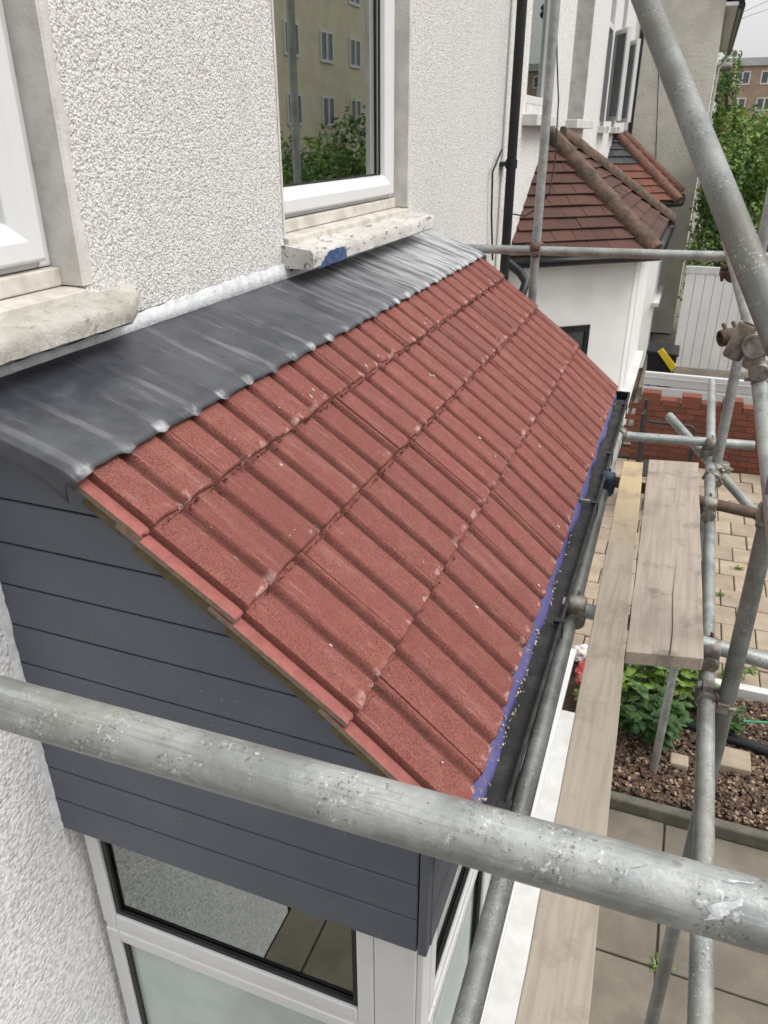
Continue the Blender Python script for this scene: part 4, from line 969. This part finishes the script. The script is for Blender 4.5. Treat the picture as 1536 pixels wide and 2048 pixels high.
stn = MB().box((1.79, 4.0, .03), (1.90, 4.10, .10)); tag(stn.build('loose_paver', MAT['paver'], None, bevel=.012), 'small pale stone half under the leafy plant', 'stone')
# crumpled shopping bags
def bag(name, c, r, mat, label, seed):
    bm = bmesh.new(); bmesh.ops.create_icosphere(bm, subdivisions=4, radius=1); rnd = random.Random(seed); ph = [[rnd.uniform(0, 6.3) for _ in range(3)] for _ in range(6)]
    for v in bm.verts:
        d = v.co.normalized(); f = 1
        for i, p in enumerate(ph): f += (.16/(1+i*.3))*abs(math.sin((2+i*1.7)*d.x+p[0])*math.cos((2.3+i*1.4)*d.y+p[1])+.6*math.sin((3+i)*d.z+p[2])) - .05
        v.co = Vector((d.x*r[0]*f, d.y*r[1]*f, max(-.9, d.z)*r[2]*f)) + Vector(c)
    me = bpy.data.meshes.new(name); bm.to_mesh(me); bm.free(); me.materials.append(MAT[mat]); return tag(link(name, me), label, 'bag')
bag('plastic_bag', (1.20, 4.66, .14), (.085, .12, .07), 'red', 'crumpled red printed plastic bag on the ground beside the bay', 2)
bag('plastic_bag', (1.17, 4.93, .10), (.12, .10, .06), 'bag', 'white plastic bag crumpled behind the red one', 5)
bag('plastic_bag', (1.39, 5.08, .06), (.09, .07, .035), 'bag', 'flattened white plastic bag at the end of the white edging', 8)
# ------------------------------------------------------------------ plants
def leaf(m, p, d, up_, l, w_):
    d = d.normalized(); s = d.cross(up_); s = s.normalized() if s.length > 1e-4 else Vector((1, 0, 0)); n_ = s.cross(d)
    m.add([p, p+d*l*.35+s*w_*.5-n_*l*.02, p+d*l*.7+s*w_*.38-n_*l*.07, p+d*l-n_*l*.2, p+d*l*.7-s*w_*.38-n_*l*.07, p+d*l*.35-s*w_*.5-n_*l*.02, p+d*l*.5+n_*-.015*l], [(0, 1, 6), (1, 2, 6), (2, 3, 6), (3, 4, 6), (4, 5, 6), (5, 0, 6)])
def plant(loc, h, spread, nst, nl, ls, mat, label, cat='plant'):
    o = thing('leafy_plant', loc, label, cat, 'plants in the flower bed'); c = Vector(loc); fo = MB(); stm = MB()
    for i in range(nst):
        a = random.uniform(0, 6.3); r = spread*random.uniform(.2, 1); tip = c + Vector((math.cos(a)*r, math.sin(a)*r, h*random.uniform(.55, 1))); midp = c.lerp(tip, .5) + Vector((0, 0, h*.12)); stm.path([c + Vector((0, 0, -.01)), midp, tip], [.005, .004, .002], 5)
        for k in range(nl):
            t = random.uniform(.25, 1.05); p = c.lerp(midp, min(1, t*2)) if t < .5 else midp.lerp(tip, (t-.5)*2); b = random.uniform(0, 6.3)
            leaf(fo, p, Vector((math.cos(b), math.sin(b), random.uniform(-.2, .55))), Vector((0, 0, 1)), ls*random.uniform(.6, 1.15), ls*random.uniform(.4, .65))
    fo.build('foliage', MAT[mat], o, kind='stuff'); stm.build('stem', MAT['leaf_d'], o); return o
plant((1.72, 4.16, .04), .44, .24, 20, 12, .095, 'leaf_d', 'dark green leafy plant growing over the black pipe')
plant((1.48, 4.62, .04), .40, .26, 20, 12, .10, 'leaf', 'bright green leafy plant between the pipe and white edging')
plant((1.76, 4.66, .04), .48, .26, 20, 12, .10, 'leaf', 'tall bright green plant poking over the white edging')
plant((1.98, 4.60, .04), .36, .2, 14, 10, .08, 'leaf', 'bright green plant close beside the white edging and standard')
plant((1.52, 4.25, .04), .22, .2, 12, 9, .08, 'leaf_d', 'low dark green plant on the mulch next to the timber')
plant((2.12, 4.42, .04), .28, .16, 10, 9, .07, 'leaf_d', 'sparse dark seedling plant beside the scaffold standard')
plant((2.22, 5.12, .0), .16, .18, 12, 10, .05, 'leaf_y', 'yellow-green weed growing on the paving behind the edging')
plant((1.22, 4.42, .02), .16, .09, 6, 6, .07, 'leaf_y', 'small yellow-green weed beside the bay plinth')
for (x, y, lab) in ((1.44, 2.66, 'tuft of weed in the slab joint beside the timber'), (1.80, 2.67, 'tuft of weed where the slab joints cross'), (2.3, 6.9, 'weed growing between the buff paving blocks'), (2.12, 6.35, 'tiny weed in a paving joint by the standard')):
    o = MB()
    for k in range(26):
        b = random.uniform(0, 6.3); leaf(o, Vector((x+random.gauss(0, .02), y+random.gauss(0, .015), .0)), Vector((math.cos(b), math.sin(b), random.uniform(.3, 1.2))), Vector((0, 0, 1)), random.uniform(.03, .06), .012)
    tag(o.build('weed', MAT['leaf']), lab, 'weed', 'weeds in the paving')
wl_ = plant((1.22, 10.2, 0), .55, .12, 10, 10, .09, 'leaf_y', 'yellow-green plant in front of the neighbouring bay'); 
# ------------------------------------------------------------------ trees and hedge
def crown(parent, blobs, n_, ls, mats, name='crown'):
    for mi, mt in enumerate(mats):
        m = MB()
        for (c, r) in blobs:
            c = Vector(c); cl = []
            for q in range(max(6, int(n_/len(blobs)/40))):
                d = Vector((random.gauss(0, 1), random.gauss(0, 1), random.gauss(0, 1))).normalized(); cl.append(c + Vector((d.x*r[0], d.y*r[1], d.z*r[2]))*random.uniform(.55, 1.05))
            for q in range(int(n_/len(blobs)/len(mats))):
                b = random.choice(cl); p = b + Vector((random.gauss(0, .14)*r[0], random.gauss(0, .14)*r[1], random.gauss(0, .14)*r[2])); out = (p-c).normalized() + Vector((random.gauss(0, .6), random.gauss(0, .6), random.gauss(0, .6)))
                s = out.orthogonal().normalized(); t = out.cross(s).normalized(); a = random.uniform(0, 6.3); s, t = s*math.cos(a)+t*math.sin(a), t*math.cos(a)-s*math.sin(a); l = ls*random.uniform(.6, 1.3)
                m.add([p-s*l*.5, p+t*l*.28, p+s*l*.5, p-t*l*.28], [(0, 1, 2, 3)])
        m.build(name, MAT[mt], parent, kind='stuff')
def tree(name, loc, blobs, n_, ls, mats, label, cat='tree', th=.12, group=None):
    o = thing(name, loc, label, cat, group); crown(o, blobs, n_, ls, mats); b0 = Vector(loc); m = MB(); top = Vector(blobs[0][0])
    m.path([b0, b0.lerp(top, .5) + Vector((.1, .05, 0)), top], [th, th*.7, th*.3], 8)
    for c, r in blobs[1:]: m.path([b0.lerp(top, .45), b0.lerp(top, .45).lerp(Vector(c), .6) + Vector((0, 0, .2)), Vector(c)], [th*.5, th*.35, th*.15], 6)
    m.build('trunk', MAT['bark'], o); return o
tree('hedge_bush', (2.4, 15.2, 0), [((2.3, 15.2, 2.3), (.75, .7, .95)), ((2.75, 15.4, 1.6), (.6, .6, .8)), ((1.72, 14.9, 1.5), (.36, .5, .85)), ((1.75, 15.1, 2.75), (.36, .5, .8))], 9500, .085, ['leaf_d', 'leaf'], 'dark green bush overhanging the white gate panel', 'bush', group='bushes behind the gate')
tree('hedge_bush', (3.2, 17.5, 0), [((3.0, 16.6, 2.9), (1.0, .9, 1.0)), ((2.2, 16.4, 2.9), (.65, .8, .9)), ((4.0, 16.8, 2.5), (1.0, .9, 1.3)), ((1.78, 16.0, 3.3), (.3, .5, .6))], 13000, .10, ['leaf', 'leaf_y', 'leaf_d'], 'bright yellow-green bush rising above the darker one', 'bush', group='bushes behind the gate')
tree('hedge_bush', (3.4, 26, 0), [((3.0, 26, 3.0), (1.3, 1.2, 1.1)), ((4.6, 26, 2.6), (1.3, 1.2, 1.4))], 6000, .15, ['leaf', 'leaf_y'], 'pale green bush beyond the nearer bushes', 'bush', group='bushes behind the gate')
tree('street_tree', (2.6, 36, 0), [((1.85, 36, 5.0), (.55, .5, 1.25)), ((2.1, 36.3, 3.9), (.6, .6, .7))], 2600, .16, ['leaf_d', 'leaf'], 'dark narrow tree standing left of the brick flats', 'tree', .2)
tree('street_tree', (6.4, 70, 0), [((4.4, 70, 3.0), (2.4, 1.5, 1.9))], 2600, .4, ['leaf_d', 'leaf'], 'low green trees in front of the brick flats', 'tree', .2)
tree('street_tree', (11, 128, 0), [((10.6, 128, 15.5), (2.2, 2, 3.0))], 900, .5, ['leaf_d'], 'tree top showing over the roof of the brick flats', 'tree', .3)
# ------------------------------------------------------------------ blocks of flats
def flats(name, label, O, U, Nn, width, storeys, z_base, sh, wins, wmat, depth=10, ww=1.9, wh=1.35):
    U = Vector(U).normalized(); Nn = Vector(Nn).normalized(); O = Vector(O); o = thing(name, O, label, 'flats')
    H = z_base + sh*storeys
    m = MB(); m.prism([O, O+U*width, O+U*width+Vector((0, 0, H)), O+Vector((0, 0, H))], -Nn*depth); m.build('wall', MAT[wmat], o, fix=True)
    m = MB(); m.prism([O-U*.3+Nn*.25+Vector((0, 0, H)), O+U*(width+.3)+Nn*.25+Vector((0, 0, H)), O+U*(width+.3)+Nn*.25+Vector((0, 0, H+.75)), O-U*.3+Nn*.25+Vector((0, 0, H+.75))], -Nn*(depth+.5)); m.build('fascia', MAT['fascia'], o, fix=True)
    for s in range(storeys):
        for wx in wins:
            z = z_base + sh*s + .75; f = MB()
            def Q(a, b, c, d, t, k=f): k.prism([O+U*a+Nn*.012+Vector((0, 0, c)), O+U*b+Nn*.012+Vector((0, 0, c)), O+U*b+Nn*.012+Vector((0, 0, d)), O+U*a+Nn*.012+Vector((0, 0, d))], Nn*t)
            Q(wx, wx+.12, z, z+wh, .06); Q(wx+ww-.12, wx+ww, z, z+wh, .06); Q(wx+.12, wx+ww-.12, z, z+.13, .06); Q(wx+.12, wx+ww-.12, z+wh-.1, z+wh, .06); Q(wx+ww*.5-.08, wx+ww*.5+.08, z+.13, z+wh-.1, .06)
            wf = f.build('window', MAT['upvc'], o, fix=True); p = MB(); Q(wx+.12, wx+ww-.12, z+.13, z+wh-.1, .02, p); p.build('pane', MAT['glass_far'], wf, fix=True)
    return o
flats('block_of_flats', 'yellow-brown brick flats with white windows beyond the trees', (1.9, 104, 0), (1, -.02, 0), (-.02, -1, 0), 30, 4, .0, 2.56, [1.35, 4.0, 6.8, 9.6, 12.4, 15.2, 18], 'flat_brick', 10, 1.6, 1.3)
# flats across the street; they show in the upstairs window's reflection
flats('block_of_flats', 'buff brick flats across the street, mirrored in the upstairs window', (16.5, 46, 0), (0, -1, 0), (-1, 0, 0), 22, 4, .4, 2.8, [1.6, 5.2, 9.0, 13, 17], 'flat_brick2', 9, 1.5, 1.35)
tree('street_tree', (9.0, 26.5, 0), [((9.0, 26.5, 2.6), (1.8, 1.9, 1.7)), ((9.8, 24.0, 2.2), (1.5, 1.6, 1.4))], 5200, .2, ['leaf_d', 'leaf'], 'bushy tree across the street, mirrored in the upstairs window', 'tree', .15)
tree('street_tree', (12.5, 41, 0), [((12.5, 41, 6.0), (1.0, 1.6, 3.2)), ((12.6, 40, 3.6), (1.3, 2, 1.5))], 3600, .24, ['leaf', 'leaf_d'], 'slender tree in front of the buff flats across the street', 'tree', .15)
tree('street_tree', (7.5, 14.5, 0), [((7.5, 14.5, 2.0), (1.3, 1.6, 1.5))], 3000, .16, ['leaf_d'], 'dark round bush by the street kerb', 'bush', .1)
# roof dish, aerial, street lamp, wires
ds = thing('satellite_dish', (5.0, 104.5, 12.1), 'grey satellite dish on the roof of the flats', 'dish')
dc = dep(1469, 108, 86); ds.location = dc + Vector((0, 0, -1.2)); 
m = MB(); m.path([dc + Vector((0, .1, -1.4)), dc + Vector((0, .1, 0))], .06, 8); m.build('mast', MAT['coupler'], ds)
m = MB(); rows = []
for i in range(7):
    rr = .30*i/6; rows.append([dc + Vector((rr*math.cos(t), -.12*(rr/.3)**2, rr*1.3*math.sin(t))) for t in [2*math.pi*k/20 for k in range(21)]])
m.grid(rows); q = m.build('dish', MAT['coupler'], ds, smooth='all'); qq = q.modifiers.new('s', 'SOLIDIFY'); qq.thickness = .03
sp_ = thing('street_lamp', (1.72, 33, 0), 'grey street lamp head sticking out past the cream house', 'lamp')
lp = dep(1466, 133, 27.0); lq = dep(1428, 134, 27.3)
MB().path([lq + Vector((-.35, 0, -7.0)), lq + Vector((-.35, 0, -.15)), lq], [.06, .05, .04], 10).build('post', MAT['coupler'], sp_, smooth=True)
m = MB(); dl = (lp-lq); m.path([lq, lq+dl*.25, lq+dl*.6, lq+dl*.92, lq+dl], [.05, .13, .15, .11, .03], 12); m.build('lamp_head', MAT['coupler'], sp_, smooth=True)
for (a, b, lab) in ((((1478, 28), (1600, -45)), None, 'upper overhead wire running from the slate eaves'), (((1474, 40), (1600, -12)), None, 'lower overhead wire running from the slate eaves')) if False else ():
    pass
for (p0, p1, lab) in ((dep(1478, 28, 15), dep(1600, -40, 22), 'upper overhead wire leaving the slate eaves'), (dep(1474, 40, 16), dep(1600, -15, 24), 'lower overhead wire leaving the slate eaves')):
    mid_ = (p0+p1)/2 + Vector((0, 0, -.08)); tag(MB().path([p0, mid_, p1], .006, 5).build('overhead_wire', MAT['chair']), lab, 'wire')
